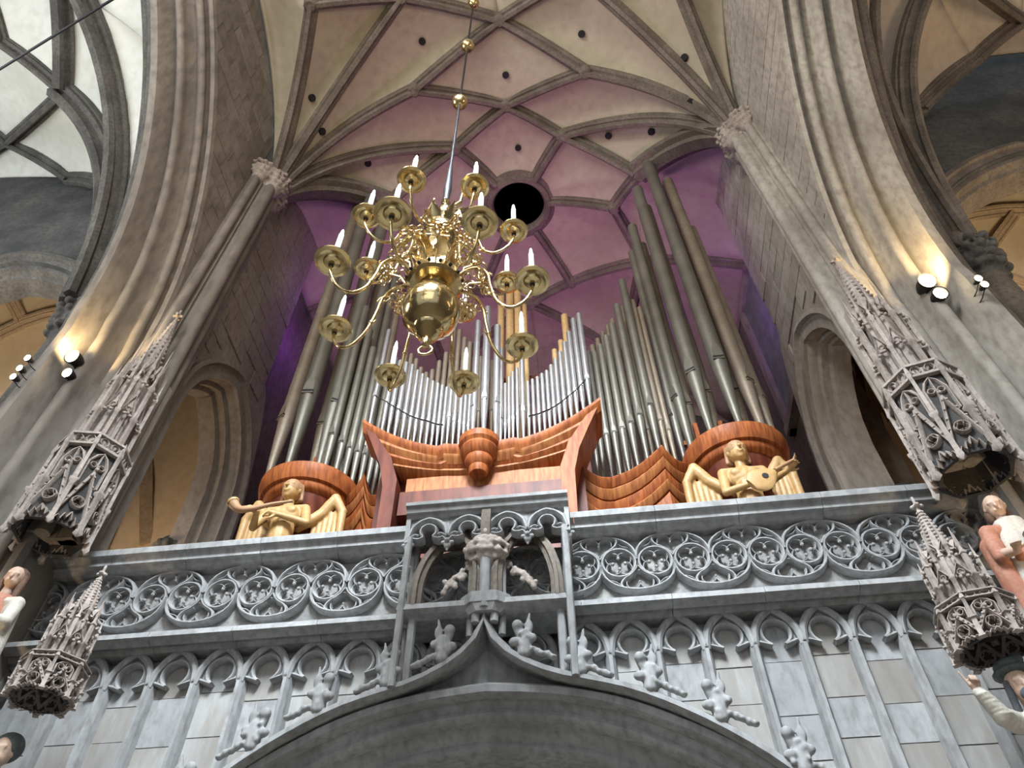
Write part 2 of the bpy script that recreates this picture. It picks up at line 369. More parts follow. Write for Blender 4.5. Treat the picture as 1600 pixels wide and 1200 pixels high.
for k in Nd:    # small keystones where ribs cross
    if k[0] == 'o' or k in ('CL','CR','W1','W2','W3','Y1','Y2','Y3','U','U1','V','T1','T2','T'): continue
    MB().lathe([(.02,-.30),(.13,-.30),(.19,-.2),(.21,-.02),(.05,.02)], Nd[k], 8).build('keystone', S_RIB, vault, 50)
MB().lathe([(OR+.16,.05),(OR+.16,-.12),(OR+.04,-.16),(OR,-.26),(OR-.14,-.30),(OR-.2,-.2),(OR-.2,.9),(OR+.16,.9),(OR+.16,.05)], OC, 40).build('oculus_ring', S_RIB, vault, 35)
MB().lathe([(.01,.9),(OR-.18,.9),(OR-.18,.95),(.01,.95)], OC, 32).build('oculus_shade_disc', M_VOID, vault)  # near-black disc paints the unlit depth of the opening
bvh = BVHTree.FromPolygons([Vector(v) for v in webbvh_v], webbvh_f)
for x, y in [(-6.17,7.2),(-6.3,6.4),(-3.19,5.75),(1.41,6.1),(4.0,6.6),(4.1,7.5),(-.9,7.0),(-.79,9.24),(-3.9,8.75),(-5.3,8.6),(3.2,8.6),(2.0,8.9),(-.8,4.8)]:
    h = bvh.ray_cast(Vector((x, y, 10)), Vector((0, 0, 1)))
    if h[0] is None: continue
    nrm = h[1] if h[1].z < 0 else -h[1]; p = h[0]+nrm*.05
    o = MB().lathe([(.01,-.05),(.065,-.05),(.065,0),(.09,.0),(.10,.05),(.10,.10),(.01,.10)], (0, 0, 0), 12).build('vault_hole', M_VOID, vault, 40)
    o.location = p; o.rotation_euler = nrm.to_track_quat('Z', 'Y').to_euler()
# ================================================================== PIERS, ARCADE ARCHES, CLERESTORY WALLS
def roll(cx, cy, r, a0, a1, n=7): return [(cx+r*cos(radians(a0+(a1-a0)*i/n)), cy+r*sin(radians(a0+(a1-a0)*i/n))) for i in range(n+1)]
# section in (a = distance outward from the nave face, d = distance towards the camera from the springing line)
arch_sec = [(-.02, -.05), (.0, .06), (.07, .10), (.12, -.10), (.20, -.12)]+roll(.30, .08, .09, 230, 30, 6)+[(.38, .02), (.44, -.02), (.52, .06), (.55, .30)]+roll(.64, .38, .09, 180, 30, 6)+[(.70, .24), (.78, .14), (.88, .26), (.92, .62), (.98, .74), (1.14, .74)]+\
    roll(1.20, .62, .08, 90, -40, 5)+[(1.25, .44), (1.30, .22), (1.38, .16)]+roll(1.47, .30, .10, 220, 0, 7)+[(1.56, .1), (1.58, -.1), (1.66, -.18)]+roll(1.74, -.08, .07, 180, 0, 5)+[(1.80, -.3), (1.90, -.4)]
shaft_sec = [(.05, -1.0), (-.05, -.98)]+roll(-.12, -.88, .10, -120, -280, 6)+[(-.10, -.77), (-.18, -.75), (-.18, -.71)]+roll(-.28, -.60, .11, -130, -290, 6)+[(-.24, -.48), (-.32, -.46), (-.32, -.40)]+\
    roll(-.38, -.28, .13, -120, -300, 7)+[(-.22, -.15), (-.24, -.09), (-.12, -.07)]+roll(-.12, .03, .10, -130, -320, 6)+[(.05, .12), (.25, .0), (.25, -1.0)]
def pier(side, face, yref, cy, z0, R, mat, label_side):
    sg = -1 if side == 'left' else 1
    t = thing('wall_'+side, '', ''); del t['label']; del t['category']; t['kind'] = 'structure'
    # arcade arch + its vertical jamb as one sweep
    rings = []
    zs = [0, 3, 6, 8, 10, z0]
    for z in zs: rings.append([(face+sg*a, yref-d, z) for a, d in arch_sec])
    amax = math.acos((0.3-cy)/R)
    for i in range(1, 31):
        th = amax*i/30
        rings.append([(face+sg*a, cy+(R-d)*cos(th), z0+(R-d)*sin(th)) for a, d in arch_sec])
    kk = [i for i, (a, d) in enumerate(arch_sec) if a > 1.13][0]
    MB().rings([r[:kk+1] for r in rings], False, False).build('arcade_moulding', mat, t, 40)
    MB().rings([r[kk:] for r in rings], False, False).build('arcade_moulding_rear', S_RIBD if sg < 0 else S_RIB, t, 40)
    # shafts rising to the vault
    MB().rings([[(face+sg*a, yref-d+.0, z) for a, d in shaft_sec] for z in (8.0, 10, 12, 14, 17, 19.45)], True, True).build('vault_shaft', mat, t, 40)
    # body of the pier
    MB().box(min(face+sg*.05, face+sg*1.85), max(face+sg*.05, face+sg*1.85), yref+.06, yref+.95, 0, 23.5).build('pier_core', mat, t)
    # clerestory wall above the arch: outside of the circle, up to the vault
    mb = MB(); top = 24.6; n = 40
    prev = None; V = []; 
    for i in range(n+1):
        y = .3+(yref-.3)*i/n
        zb = z0+sqrt(max(R*R-(y-cy)**2, 0)) if y-cy < R else z0
        V += [(face, y, zb), (face, y, top), (face+sg*1.7, y, zb), (face+sg*1.7, y, top)]
    Fc = []
    for i in range(n):
        a = i*4; b = a+4
        Fc += [(a, b, b+1, a+1), (a+2, a+3, b+3, b+2), (a+1, b+1, b+3, a+3)]
    mb.add(V, Fc); mb.build('clerestory_wall', mat, t)
    # coursed blocks standing a little proud
    row = 0; z = z0+2.0
    while z < 23.8:
        hgt = .52; y = .2 + (.45 if row % 2 else 0)
        while y < yref-.3:
            wd = random.uniform(.8, 1.15); y1 = min(y+wd, yref-.22)
            pts = []
            ring = [(y+(y1-y)*k/5, z) for k in range(6)]+[(y1, z+hgt*k/4) for k in range(1, 5)]+[(y1-(y1-y)*k/5, z+hgt) for k in range(1, 6)]+[(y, z+hgt-hgt*k/4) for k in range(1, 4)]
            ins = 0
            for (yy, zz) in ring:
                yy = min(max(yy, y+.012), y1-.012); zz = min(max(zz, z+.012), z+hgt-.012)
                r = hypot(yy-cy, zz-z0)
                if r < R+.03: ins += 1; k = (R+.03)/r; yy = cy+(yy-cy)*k; zz = z0+(zz-z0)*k
                pts.append((yy, zz))
            if ins < 13:
                p = random.uniform(.006, .02)
                MB().prismX(pts, face-sg*p, face+sg*.05).build('stone_block', random.choice([mat, mat, S_BLOCKA if mat is S_PIER else S_PIER2]), t)
            y = y1
            if y >= yref-.24: break
        z += hgt; row += 1
    # fan of leaves: foliage capital over the shafts
    random.seed(3); pr = []
    sx = [(-.14, -.76, .2), (-.34, -.36, .24), (-.12, .0, .17)]
    for (a, d, r) in sx:
        for lvl in range(3):
            for j in range(9):
                an = radians(90+220*j/8-20) ; rr = r+.05+.05*lvl
                pr.append(('e', (face+sg*(a+rr*cos(an)), yref-(d+rr*sin(an)*.9), 19.35+lvl*.17+random.uniform(-.03, .03)), (.07, .07, .06), (random.uniform(0, 90),)*3))
        pr.append(('c', (face+sg*a, yref-d, 19.25), (face+sg*a, yref-d, 19.85), r, r+.06))
    blob('foliage_capital', pr, S_CARVE, t, .035, 1)
    MB().rings([[(face+sg*(a*1.12-.02), yref-d*1.06, z) for a, d in shaft_sec] for z in (19.86, 19.94)], True, True).build('abacus', mat, t)
    return t
wl = pier('left', -7.35, 7.2, -4.8, 12.0, 11.95, S_PIER, 'left')
wr = pier('right', 5.05, 7.35, -2.9, 11.0, 10.3, S_PIER2, 'right')
# ------------------------------------------------------------------ side walls of the west bay with arched openings
def side_wall(t, face, sg, y0, y1, opy0, opy1, spring, mat1, mat2):
    """wall at x=face from y0 to y1, z 7..24, opening between opy0..opy1 with pointed head"""
    cyo = (opy0+opy1)/2; hw = (opy1-opy0)/2; Rr = hw*1.75
    def head_out(y):
        u = abs(y-cyo); q = hw+.42
        return spring+sqrt(max((q*1.75)**2-(u+q*.75)**2, 0)) if u < q else 0
    def head(y):  # height of the arch at y
        u = abs(y-cyo)
        if u >= hw: return None
        return spring+sqrt(max(Rr*Rr-(u+Rr-hw)**2, 0))
    n = 60; V = []; Fc = []
    ys = sorted(set([y0+(y1-y0)*i/n for i in range(n+1)]+[opy0-.001, opy0+.001, opy1-.001, opy1+.001, 10.92, 10.93]))
    for y in ys:
        h = head(y); zb = h if h else 0
        zt = 24.3 if y <= 10.92 else (15.6-3.2*((y-10.9)/(y1-10.9))**2)
        V += [(face+sg*.03, y, zb), (face+sg*.03, y, zt), (face+sg*.9, y, zb), (face+sg*.9, y, zt)]
    for i in range(len(ys)-1):
        a = i*4; b = a+4; Fc += [(a, b, b+1, a+1), (a+2, a+3, b+3, b+2), (a, a+2, b+2, b), (a+1, b+1, b+3, a+3)]
    m = len(ys)-1; Fc += [(0, 1, 3, 2), (m*4, m*4+2, m*4+3, m*4+1)]
    MB().add(V, Fc).build('bay_wall', mat2, t)
    # moulded frame of the opening
    path = [Vector((face, opy0, spring*i/4)) for i in range(4)]
    arc = []
    for i in range(13):
        y = opy0+(cyo-opy0)*i/12; arc.append(Vector((face, y, head(y+.0005) or spring)))
    path += arc; back = [Vector((p.x, 2*cyo-p.y, p.z)) for p in path[::-1]][1:]; path += back
    pr = [(-.03,-.40),(.07,-.40),(.08,-.30),(-.02,-.26),(-.05,-.16),(-.15,-.10),(-.07,-.02),(-.17,.04),(-.30,.02),(-.34,.12),(-.5,.1),(-.55,.2),(-.9,.24),(-.9,-.4)]
    R = []
    C0 = Vector((face, cyo, spring-1.5))
    for i, p in enumerate(path):
        T = (path[min(i+1, len(path)-1)]-path[max(i-1, 0)]).normalized()
        inn = Vector((1, 0, 0)).cross(T)
        if inn.dot(Vector((face, cyo, min(p.z, spring)))-p) < 0: inn = -inn
        R.append([p+Vector((-sg*a, 0, 0))+inn*(d) for a, d in pr])
    MB().rings(R, True, True).build('opening_frame', mat1, t, 40)
    z = 7.4; row = 0
    while z < 23.8:
        hgt = .5; y = y0-(.4 if row % 2 else 0)
        while y < y1:
            wd = random.uniform(.75, 1.1); a = max(y, y0)+.01; b = min(y+wd, y1)-.01; y += wd
            if z+hgt > 12.4: b = min(b, 10.89)
            if b-a < .15: continue
            # clear of the opening and its frame
            segs = [(a, b)]
            def blocked(yy): 
                h = head(min(max(yy, opy0-.0), opy1)) if opy0 < yy < opy1 else None
                if opy0-.42 <= yy <= opy1+.42 and z < spring+.3: return True
                if z < head_out(yy): return True
                return h is not None and z < h+.35
            if blocked(a) or blocked(b) or blocked((a+b)/2):
                if not blocked(a):
                    k = a
                    while k < b and not blocked(k): k += .04
                    b = k-.05
                elif not blocked(b):
                    k = b
                    while k > a and not blocked(k): k -= .04
                    a = k+.05
                else: continue
            if b-a < .15: continue
            p = random.uniform(.0, .015)
            MB().box(min(face-sg*p, face+sg*.05), max(face-sg*p, face+sg*.05), a, b, z+.01, z+hgt-.01).build('stone_block', random.choice([mat1, mat1, mat1, mat2]), t)
        z += hgt; row += 1
side_wall(wl, -7.35, -1, 8.0, 11.85, 8.6, 11.3, 12.2, S_BLOCKA, S_BLOCKB)
side_wall(wr, 5.05, 1, 8.0, 11.95, 8.7, 11.4, 12.0, S_PIER2B, S_PIER2C)
# deeper, darker bay behind
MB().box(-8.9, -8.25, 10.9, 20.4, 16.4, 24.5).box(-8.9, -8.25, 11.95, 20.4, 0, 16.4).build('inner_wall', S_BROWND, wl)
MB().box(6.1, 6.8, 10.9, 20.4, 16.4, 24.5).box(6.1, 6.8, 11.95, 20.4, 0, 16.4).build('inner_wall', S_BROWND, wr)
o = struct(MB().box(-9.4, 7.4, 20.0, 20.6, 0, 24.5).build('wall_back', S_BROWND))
# window high in the right inner wall
win = thing('window_1', '', ''); del win['label']; del win['category']; win['kind'] = 'structure'
wy0, wy1, wz0, wz1 = 12.2, 14.6, 16.4, 21.6
fr = MB()
for a, b, c, d in ((wy0-.3, wy0, wz0-.3, wz1+.3), (wy1, wy1+.3, wz0-.3, wz1+.3)): fr.box(5.92, 6.12, a, b, c, d)
fr.box(5.92, 6.12, wy0, wy1, wz1, wz1+.3); fr.box(5.85, 6.12, wy0-.3, wy1+.3, wz0-.3, wz0)
fr.build('window_frame', S_PIER, win)
MB().box(6.04, 6.11, wy0, wy1, wz0, wz1).build('pane', M_GLASS, win)
for k in range(11):
    z = wz0+.03+k*.47
    MB().box(5.9, 6.1, wy0-.02, wy0+random.uniform(.25, .6), z, z+.44).build('stone_block', random.choice([S_PIER2, S_BLOCKA]), win)
# ================================================================== AISLES
def aisle(side, sg, nodes, ribl, webs, matw, matr, arcp):
    t = thing('ceiling_aisle_'+side, '', ''); del t['label']; del t['category']; t['kind'] = 'structure'
    nd = {k: Vector(v) for k, v in nodes.items()}
    def ed(a, b, n=14):
        A, B = nd[a], nd[b]
        if a[0] in 'Z' and b[0] == 'Z':
            c_, z_, R_ = arcp; t0, t1 = atan2(A.z-z_, A.y-c_), atan2(B.z-z_, B.y-c_)
            return [Vector((A.x, c_+R_*cos(t0+(t1-t0)*i/n), z_+R_*sin(t0+(t1-t0)*i/n))) for i in range(n+1)]
        if a == 'S' or b == 'S':
            if b == 'S': return ed(b, a, n)[::-1]
            return bez(A, (A.x+.22*(B.x-A.x), A.y+.22*(B.y-A.y), A.z+.78*(B.z-A.z)), B, n)
        return bez(A, (A+B)/2+Vector((0, 0, .08*(A-B).length)), B, n)
    for c in webs:
        mb = MB(); E4 = []
        for e in c: E4.append(ed(*e) if len(e) == 2 else [nd[e[0]]]*15)
        coons(E4[0], E4[1], E4[2][::-1], E4[3][::-1], mb, .15)
        o = mb.build('vault_web', matw, t, 180); md = o.modifiers.new('t', 'SOLIDIFY'); md.thickness = .12; md.offset = 0
    for a, b, k in ribl: MB().sweep(ed(a, b), scp(RIBP, k)).build('vault_rib', matr, t, 40)
    return t
tl = aisle('left', -1, {'S': (-9.4, 7.3, 14.0), 'N1': (-12.4, 5.2, 21.6), 'N2': (-16.0, 6.9, 23.5), 'N3': (-14.1, 7.9, 22.6), 'U1': (-11.7, 3.0, 22.4), 'X1': (-10.7, 3.1, 21.4), 'V': (-13.8, 4.0, 22.3),
   'Z1': (-9.25, 4.07, 20.6), 'Z0': (-9.25, 7.53, 12.5), 'Z4': (-9.25, -2.0, 24.03), 'O1': (-19, 8, 23.8), 'O2': (-19, 3, 23.8), 'O3': (-14, .6, 23.5), 'O4': (-10, .3, 22.4)},
   [('S','N1',1.7),('N1','U1',1.7),('S','X1',1.7),('N1','V',1),('N1','N2',1),('N2','N3',1),('N2','O2',1),('N2','O1',.9),('S','N3',1.1),('U1','O3',1),('X1','O4',1.7),('V','O3',1)],
   [(['S','N1'],['N1','N2'],['N2','N3'],['N3','S']), (['S','X1'],['X1','U1'],['U1','N1'],['N1','S']), (['Z0','Z1'],['Z1','X1'],['X1','S'],['S','Z0']),
    (['N1','U1'],['U1','O3'],['O3','V'],['V','N1']), (['N1','V'],['V','O2'],['O2','N2'],['N2','N1']), (['N2','O1'],['O1'],['O1','N3'],['N3','N2']), (['N2','O2'],['O2'],['O2','O1'],['O1','N2']),
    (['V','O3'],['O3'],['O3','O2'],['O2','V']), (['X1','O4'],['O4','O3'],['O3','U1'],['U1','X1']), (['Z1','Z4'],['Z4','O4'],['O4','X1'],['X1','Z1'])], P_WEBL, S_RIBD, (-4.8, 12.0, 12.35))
tr = aisle('right', 1, {'S': (7.05, 7.4, 13.0), 'A1': (7.9, 4.9, 20.6), 'A2': (9.3, 5.0, 20.8), 'F1': (9.2, 7.7, 19.9), 'F2': (11.0, 7.1, 21.2), 'F3': (12.3, 6.5, 21.8), 'G': (9.9, 5.0, 20.2),
   'Z0': (6.95, 7.7, 12.5), 'Z1': (6.95, 3.19, 19.8), 'Z4': (6.95, -3.0, 21.7), 'O1': (8.2, .5, 22.2), 'O2': (12, 1, 22.6), 'O3': (16, 6, 22), 'O0': (7.1, .3, 21.5), 'F4': (15.5, 7.6, 22)},
   [('S','A1',1.15),('A1','O1',1.1),('S','A2',1.2),('A2','O2',1.1),('S','F1',1.1),('F1','F2',1.1),('F2','F3',1.1),('F3','G',.9),('F3','O3',1)],
   [(['Z0','Z1'],['Z1','A1'],['A1','S'],['S','Z0']), (['S','A1'],['A1','A2'],['A2'],['A2','S']), (['S','A2'],['A2','F2'],['F2','F1'],['F1','S']), (['A2','O2'],['O2','F3'],['F3','F2'],['F2','A2']),
    (['A1','O1'],['O1','O2'],['O2','A2'],['A2','A1']), (['Z1','Z4'],['Z4','O1'],['O1','A1'],['A1','Z1']), (['F3','O2'],['O2'],['O2','O3'],['O3','F3']), (['F2','F3'],['F3','O3'],['O3','F4'],['F4','F2'])], P_WEBR, S_RIB, (-2.9, 11.0, 10.7))
def cross_wall(t, x_in, x_out, xa, spring, apex, top, mat, sg, Y=7.95, dep=.9, R_in=None):
    """dark transverse wall between aisle bays: x from x_in outward to x_out, pointed opening centred xa"""
    hw = abs(xa-R_in); rise = apex-spring; Rr = (hw*hw+rise*rise)/(2*hw)
    def head(x):
        u = abs(x-xa)
        if u >= hw: return None
        return spring+sqrt(max(Rr*Rr-(u+Rr-hw)**2, 0))
    xs = sorted([x_in+(x_out-x_in)*i/70 for i in range(71)]+[xa-hw+.002*sg*sg, xa-hw-.002, xa+hw-.002, xa+hw+.002])
    V = []; Fc = []
    for x in xs:
        h = head(x) or 0
        V += [(x, Y, h), (x, Y, top), (x, Y+dep, h), (x, Y+dep, top)]
    for i in range(len(xs)-1):
        a = i*4; b = a+4; Fc += [(a, b, b+1, a+1), (a+2, a+3, b+3, b+2), (a, a+2, b+2, b)]
    MB().add(V, Fc).build('transverse_wall', mat, t)
    path = [Vector((R_in, Y, z)) for z in (0, 6, spring-2)]+[Vector((R_in+(xa-R_in)*i/14, Y, head(R_in+(xa-R_in)*i/14+(.001 if xa > R_in else -.001)) or spring)) for i in range(15)]
    path += [Vector((2*xa-p.x, p.y, p.z)) for p in path[::-1]][1:]
    pr = [(-.35,-.02),(-.33,-.10),(-.2,-.12),(-.16,-.02),(-.04,0),(.0,.1),(.1,.12),(.14,.3),(.22,.34),(.24,.6),(.24,.9),(-.35,.9)]
    R = []
    for i, p in enumerate(path):
        T = (path[min(i+1, len(path)-1)]-path[max(i-1, 0)]).normalized(); inn = Vector((0, 1, 0)).cross(T)
        if inn.dot(Vector((xa, Y, min(p.z, spring)))-p) < 0: inn = -inn
        R.append([p+inn*a+Vector((0, d, 0)) for a, d in pr])
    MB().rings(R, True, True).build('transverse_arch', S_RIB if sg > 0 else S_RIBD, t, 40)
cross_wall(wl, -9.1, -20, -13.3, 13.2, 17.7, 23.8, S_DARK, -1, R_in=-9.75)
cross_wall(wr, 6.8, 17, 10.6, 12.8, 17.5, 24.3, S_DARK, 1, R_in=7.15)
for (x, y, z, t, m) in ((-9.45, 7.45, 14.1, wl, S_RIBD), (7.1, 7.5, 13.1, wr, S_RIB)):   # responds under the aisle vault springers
    MB().lathe([(.30, 0), (.30, z-.9), (.36, z-.8), (.42, z-.15), (.36, z+.1)], (x, y, 0), 12).build('respond', m, t, 50)
    pr = [('c', (x, y, z-1.0), (x, y, z-.2), .34, .42)]
    for j in range(12):
        a = 2*pi*j/12
        for l in range(4): pr.append(('e', (x+(.38+.03*l)*cos(a+l*.3), y+(.38+.03*l)*sin(a+l*.3), z-.95+.22*l), (.09, .09, .10)))
    blob('foliage_capital', pr, S_RIBD, t, .035, 1)
# warm-lit chapels beyond
def chapel(t, sg, xi, xo, name):
    V = []; prof = [(8.9, 20.6), (10.0, 20.2), (11.2, 19.0), (12.2, 17.2), (12.8, 15), (13, 12), (13, 6)]
    R = [[(xi+(xo-xi)*i/8, y, z-1.6*abs(i/8-.5)**2*4) for i in range(9)] for y, z in prof]
    MB().rings(R, False, False).build('chapel_vault', P_YEL, t, 180)
    MB().box(min(xo, xo+sg*.3), max(xo, xo+sg*.3), 8.9, 13.2, 0, 20).build('chapel_wall', P_YEL, t)
def surf(xi, xo):
    prof = [(8.9, 20.6), (10.0, 20.2), (11.2, 19.0), (12.2, 17.2), (12.8, 15), (13, 12), (13, 6)]
    def f(u, v):   # u along x 0..1, v 0..6
        k = min(int(v), 5); s_ = v-k; y = prof[k][0]*(1-s_)+prof[k+1][0]*s_; z = prof[k][1]*(1-s_)+prof[k+1][1]*s_
        return Vector((xi+(xo-xi)*u, y, z-6.4*abs(u-.5)**2-.04))
    return f
for t, sg, xi, xo in ((wl, -1, -8.3, -18.5), (wr, 1, 6.3, 16.0)):
    chapel(t, sg, xi, xo, 'x'); F_ = surf(xi, xo)
    for ln in ([(.0, 3.2), (.2, 2.4), (.4, 1.6), (.7, 1.5), (1, 2.2)], [(.18, 4.6), (.32, 3.2), (.48, 2.3), (.6, 1.55)], [(.48, 2.3), (.75, 3.0), (1, 3.6)], [(.4, 1.6), (.42, .6), (.45, 0)], [(.48, 2.3), (.4, 1.6)], [(.7, 1.5), (.75, 0)], [(.48, 2.3), (.5, 3.6), (.5, 5.5)]):
        MB().sweep(spl([F_(*q) for q in ln], 5), scp(RIBP, .8), up=(0, -.6, .8)).build('chapel_rib', S_RIBY, t, 40)
area('chapel_lamp_left', (-13, 9.6, 11.5), (-13.5, 11, 19), 2, 190, (1.0, .80, .56), 2)
area('chapel_lamp_right', (10.5, 9.6, 11.0), (10.5, 11, 19), 2, 260, (1.0, .76, .46), 2)
# small vaulted passages seen through the side openings
MB().box(-11.6, -11.3, 8.9, 13, 7, 21).build('passage_wall', P_YEL, wl)
for k, (yy, rr) in enumerate(((10.2, 1.6), (10.6, 2.1), (11.0, 2.6))):
    MB().sweep([Vector((-11.2+.5*k*.3, yy-rr*cos(a), 12.0+1.7*rr*sin(a))) for a in [pi*i/24 for i in range(25)]], scp(RIBP, .9), up=(1, 0, .01)).build('passage_rib', S_RIBY, wl, 40)
MB().box(8.0, 8.3, 8.9, 13, 7, 21).build('passage_wall', S_BROWN, wr)
for k, (yy, rr) in enumerate(((10.0, 1.2), (10.6, 1.7), (11.2, 2.2))):
    MB().sweep([Vector((7.9-.4*k, yy-rr*cos(a), 11.0+2.2*rr*sin(a))) for a in [pi*i/24 for i in range(25)]], scp(RIBP, 1.2), up=(-1, 0, .01)).build('passage_rib', S_BROWN, wr, 40)
point('passage_lamp_left', (-9.6, 10.2, 10.0), 170, (1, .72, .45), .2)
point('passage_lamp_right', (6.9, 9.9, 9.0), 60, (1, .62, .35), .2)
for (x, y, z, t) in ((-8.3, 11.3, 10.9, wl), (6.0, 11.2, 10.6, wr)):
    pr = [('c', (x, y, z-.3), (x, y, z+.1), .10, .26)]
    for j in range(10):
        a = j*2*pi/10; pr += [('e', (x+.26*cos(a), y+.26*sin(a), z+.05), (.09, .09, .1)), ('e', (x+.2*cos(a+.3), y+.2*sin(a+.3), z-.12), (.07, .07, .08))]
    blob('leaf_corbel', pr, S_DARK, t, .03, 1)
# ================================================================== GALLERY FRONT (plane y = 8)
GX = -1.2
gal = thing('wall_gallery_front', '', ''); del gal['label']; del gal['category']; gal['kind'] = 'structure'
def ogz(u):   # extrados height of the gallery arch at distance u from its axis (y about 7.5)
    pts = [(0,6.62),(.08,6.38),(.2,6.18),(.35,6.02),(.6,5.86),(.9,5.74),(1.25,5.65),(1.65,5.52),(2.1,5.30),(2.55,5.02),(3.0,4.66),(3.5,4.12),(4.0,3.4),(4.4,2.5),(4.6,1.4),(4.65,0)]
    u = abs(u)
    for (a, b), (c, d) in zip(pts, pts[1:]):
        if a <= u <= c: return b+(d-b)*(u-a)/(c-a)
    return 0
# spandrel panels: wall back behind the blind arcade, each bay's back made of single stones
V = []; Fc = []; xs = [-8.6+15.0*i/150 for i in range(151)]
for x in xs:
    zb = max(ogz(x-GX)-.35, 0) if abs(x-GX) < 4.64 else 0
    V += [(x, 8.16, zb), (x, 8.16, 6.7), (x, 8.5, zb), (x, 8.5, 6.7)]
for i in range(150):
    a = i*4; b = a+4; Fc += [(a, b, b+1, a+1), (a+2, a+3, b+3, b+2), (a, a+2, b+2, b), (a+1, b+1, b+3, a+3)]
MB().add(V, Fc).build('spandrel_wall', S_RECESS, gal)
bayR = [.49+.552*i for i in range(9)]; bayL = [-2.80-.58*i for i in range(9)]
cen = [-.05+.0, -2.3]      # half hidden bays by the posts
bays = [(x, .276) for x in bayR]+[(x, .29) for x in bayL]+[(-.06, .276), (-2.24, .28), (-.72, .30), (-1.68, .30)]
headm = {}
def bay_head(hw):
    zs = 6.14; top = 6.60
    mb = MB()
    # pointed outer arch
    outer = []
    Rr = ((top-zs)**2+hw*hw)/(2*hw)
    for i in range(17):
        u = -hw+2*hw*i/16; q = abs(u); outer.append(Vector((u, 0, zs+sqrt(max(Rr*Rr-(q+Rr-hw)**2, 0)))))
    prof = [(-.16,-.045),(-.16,.045),(-.03,.045),(.0,.02),(.0,-.02),(-.03,-.045)]
    def band(path, w, d):
        R = []
        for i, p in enumerate(path):
            T = (path[min(i+1, len(path)-1)]-path[max(i-1, 0)]).normalized(); nn = Vector((0, 1, 0)).cross(T)
            R.append([p+nn*a+Vector((0, b, 0)) for a, b in [(-w, .14), (-w, .03), (-w*.35, .0-d), (w*.35, -d), (w, .03), (w, .14)]])
        mb.rings(R, True, True)
    band(outer, .045, 0)
    # inner round cusped opening: arc from left cusp over the top to right cusp, ending in points
    c = Vector((0, 0, 6.30)); r = hw*.60
    arc = [c+Vector((r*cos(radians(a)), .03, r*sin(radians(a)))) for a in range(-62, 243, 16)]
    band(arc, .022, -.01)
    for sg in (-1, 1):
        tip = c+Vector((sg*r*cos(radians(-62)), .03, r*sin(radians(-62))))
        band(spl([tip, c+Vector((sg*r*1.25, .03, -r*.62)), Vector((sg*hw*.93, .03, 6.20)), Vector((sg*hw*.95, .03, 6.02))], 4), .02, -.01)
    # thin web between outer arch and inner circle
    V = []; Fq = []
    for i, p in enumerate(outer):
        a = atan2(p.z-c.z, p.x); V += [(p.x, .085, p.z), (c.x+r*cos(a), .085, c.z+r*sin(a))]
    for i in range(len(outer)-1): Fq.append((2*i, 2*i+1, 2*i+3, 2*i+2))
    mb.add(V, Fq)
    return mb
heads = {}
for x, hw in bays:
    if hw not in heads: heads[hw] = bay_head(hw).build('arcade_head', S_PAR, gal, 40); o = heads[hw]
    else: o = inst(heads[hw], 'arcade_head', gal)
    o.location = (x, 7.99, 0)
edges_x = sorted([-2.80-.58*i-.29 for i in range(9)]+[.49+.552*i+.276 for i in range(9)]+[.214, -2.51, -.42, -1.98])
for x in edges_x:
    zb = ogz(x-GX)-.3 if abs(x-GX) < 4.6 else 0
    if zb > 6.1: continue
    MB().prismZ([(x-.075, 8.17), (x-.05, 8.05), (x-.02, 7.99), (x+.02, 7.99), (x+.05, 8.05), (x+.075, 8.17)], zb, 6.16).build('mullion', S_PAR, gal)
random.seed(11)
for x, hw in bays:
    z = 6.5
    while z > 2.2:
        h = random.uniform(.42, .62); zb = z-h
        lim = max(ogz(x-hw-GX), ogz(x+hw-GX))-.25 if abs(x-GX) < 4.9 else 0
        lim = min(ogz(x-hw-GX), ogz(x+hw-GX), ogz(x-GX))-.3 if abs(x-GX) < 4.3 else 0
        if z < lim+.1: break
        p = random.uniform(0, .012)
        MB().box(x-hw+.05, x+hw-.05, 8.15-p, 8.2, max(zb, lim)+.006, z-.006).build('panel_stone', random.choice([S_PANEL, S_PANEL, S_PAR]), gal)
        z = zb
# strings and rails
def hmould(name, prof, x0, x1, mat, t): return MB().prismX(prof, x0, x1).build(name, mat, t)
xa_, xb_ = -8.7, 6.4
MBs = [(8.2,6.87),(8.0,6.85),(7.74,6.72),(7.72,6.64),(7.78,6.62),(7.84,6.58),(7.88,6.66),(7.92,6.60),(7.97,6.56),(8.2,6.54)]
n = 14
for i in range(n):      # ledge laid as separate stones
    a = xa_+(xb_-xa_)*i/n; b = xa_+(xb_-xa_)*(i+1)/n
    MB().prismX([(y, z+random.uniform(-.002, .002)) for y, z in MBs], a+.003, b-.003).build('ledge_stone', S_PAR, gal)
# balustrade
bal = thing('balustrade', 'long grey stone gallery balustrade carved with quatrefoil circles and swirling tracery', 'balustrade', (0, 0, 0))
top = [(8.14,8.12),(7.78,8.12),(7.75,8.09),(7.75,8.0),(7.80,7.98),(7.83,7.93),(7.83,7.89),(7.89,7.88),(7.93,7.83),(8.0,7.81),(8.14,7.80)]
for i in range(n):
    a = xa_+(xb_-xa_)*i/n; b = xa_+(xb_-xa_)*(i+1)/n
    a2, b2 = a+.003, b-.003
    if b2 <= -2.25 or a2 >= -.15: MB().prismX(top, a2, b2).build('rail_stone', S_PAR, bal)
    else:
        if a2 < -2.25: MB().prismX(top, a2, -2.25).build('rail_stone', S_PAR, bal)
        if b2 > -.15: MB().prismX(top, -.15, b2).build('rail_stone', S_PAR, bal)
MB().prismX([(8.14,8.12),(8.06,8.12),(8.06,7.9),(8.14,7.9)], -2.25, -.15).build('rail_stone', S_PAR, bal)
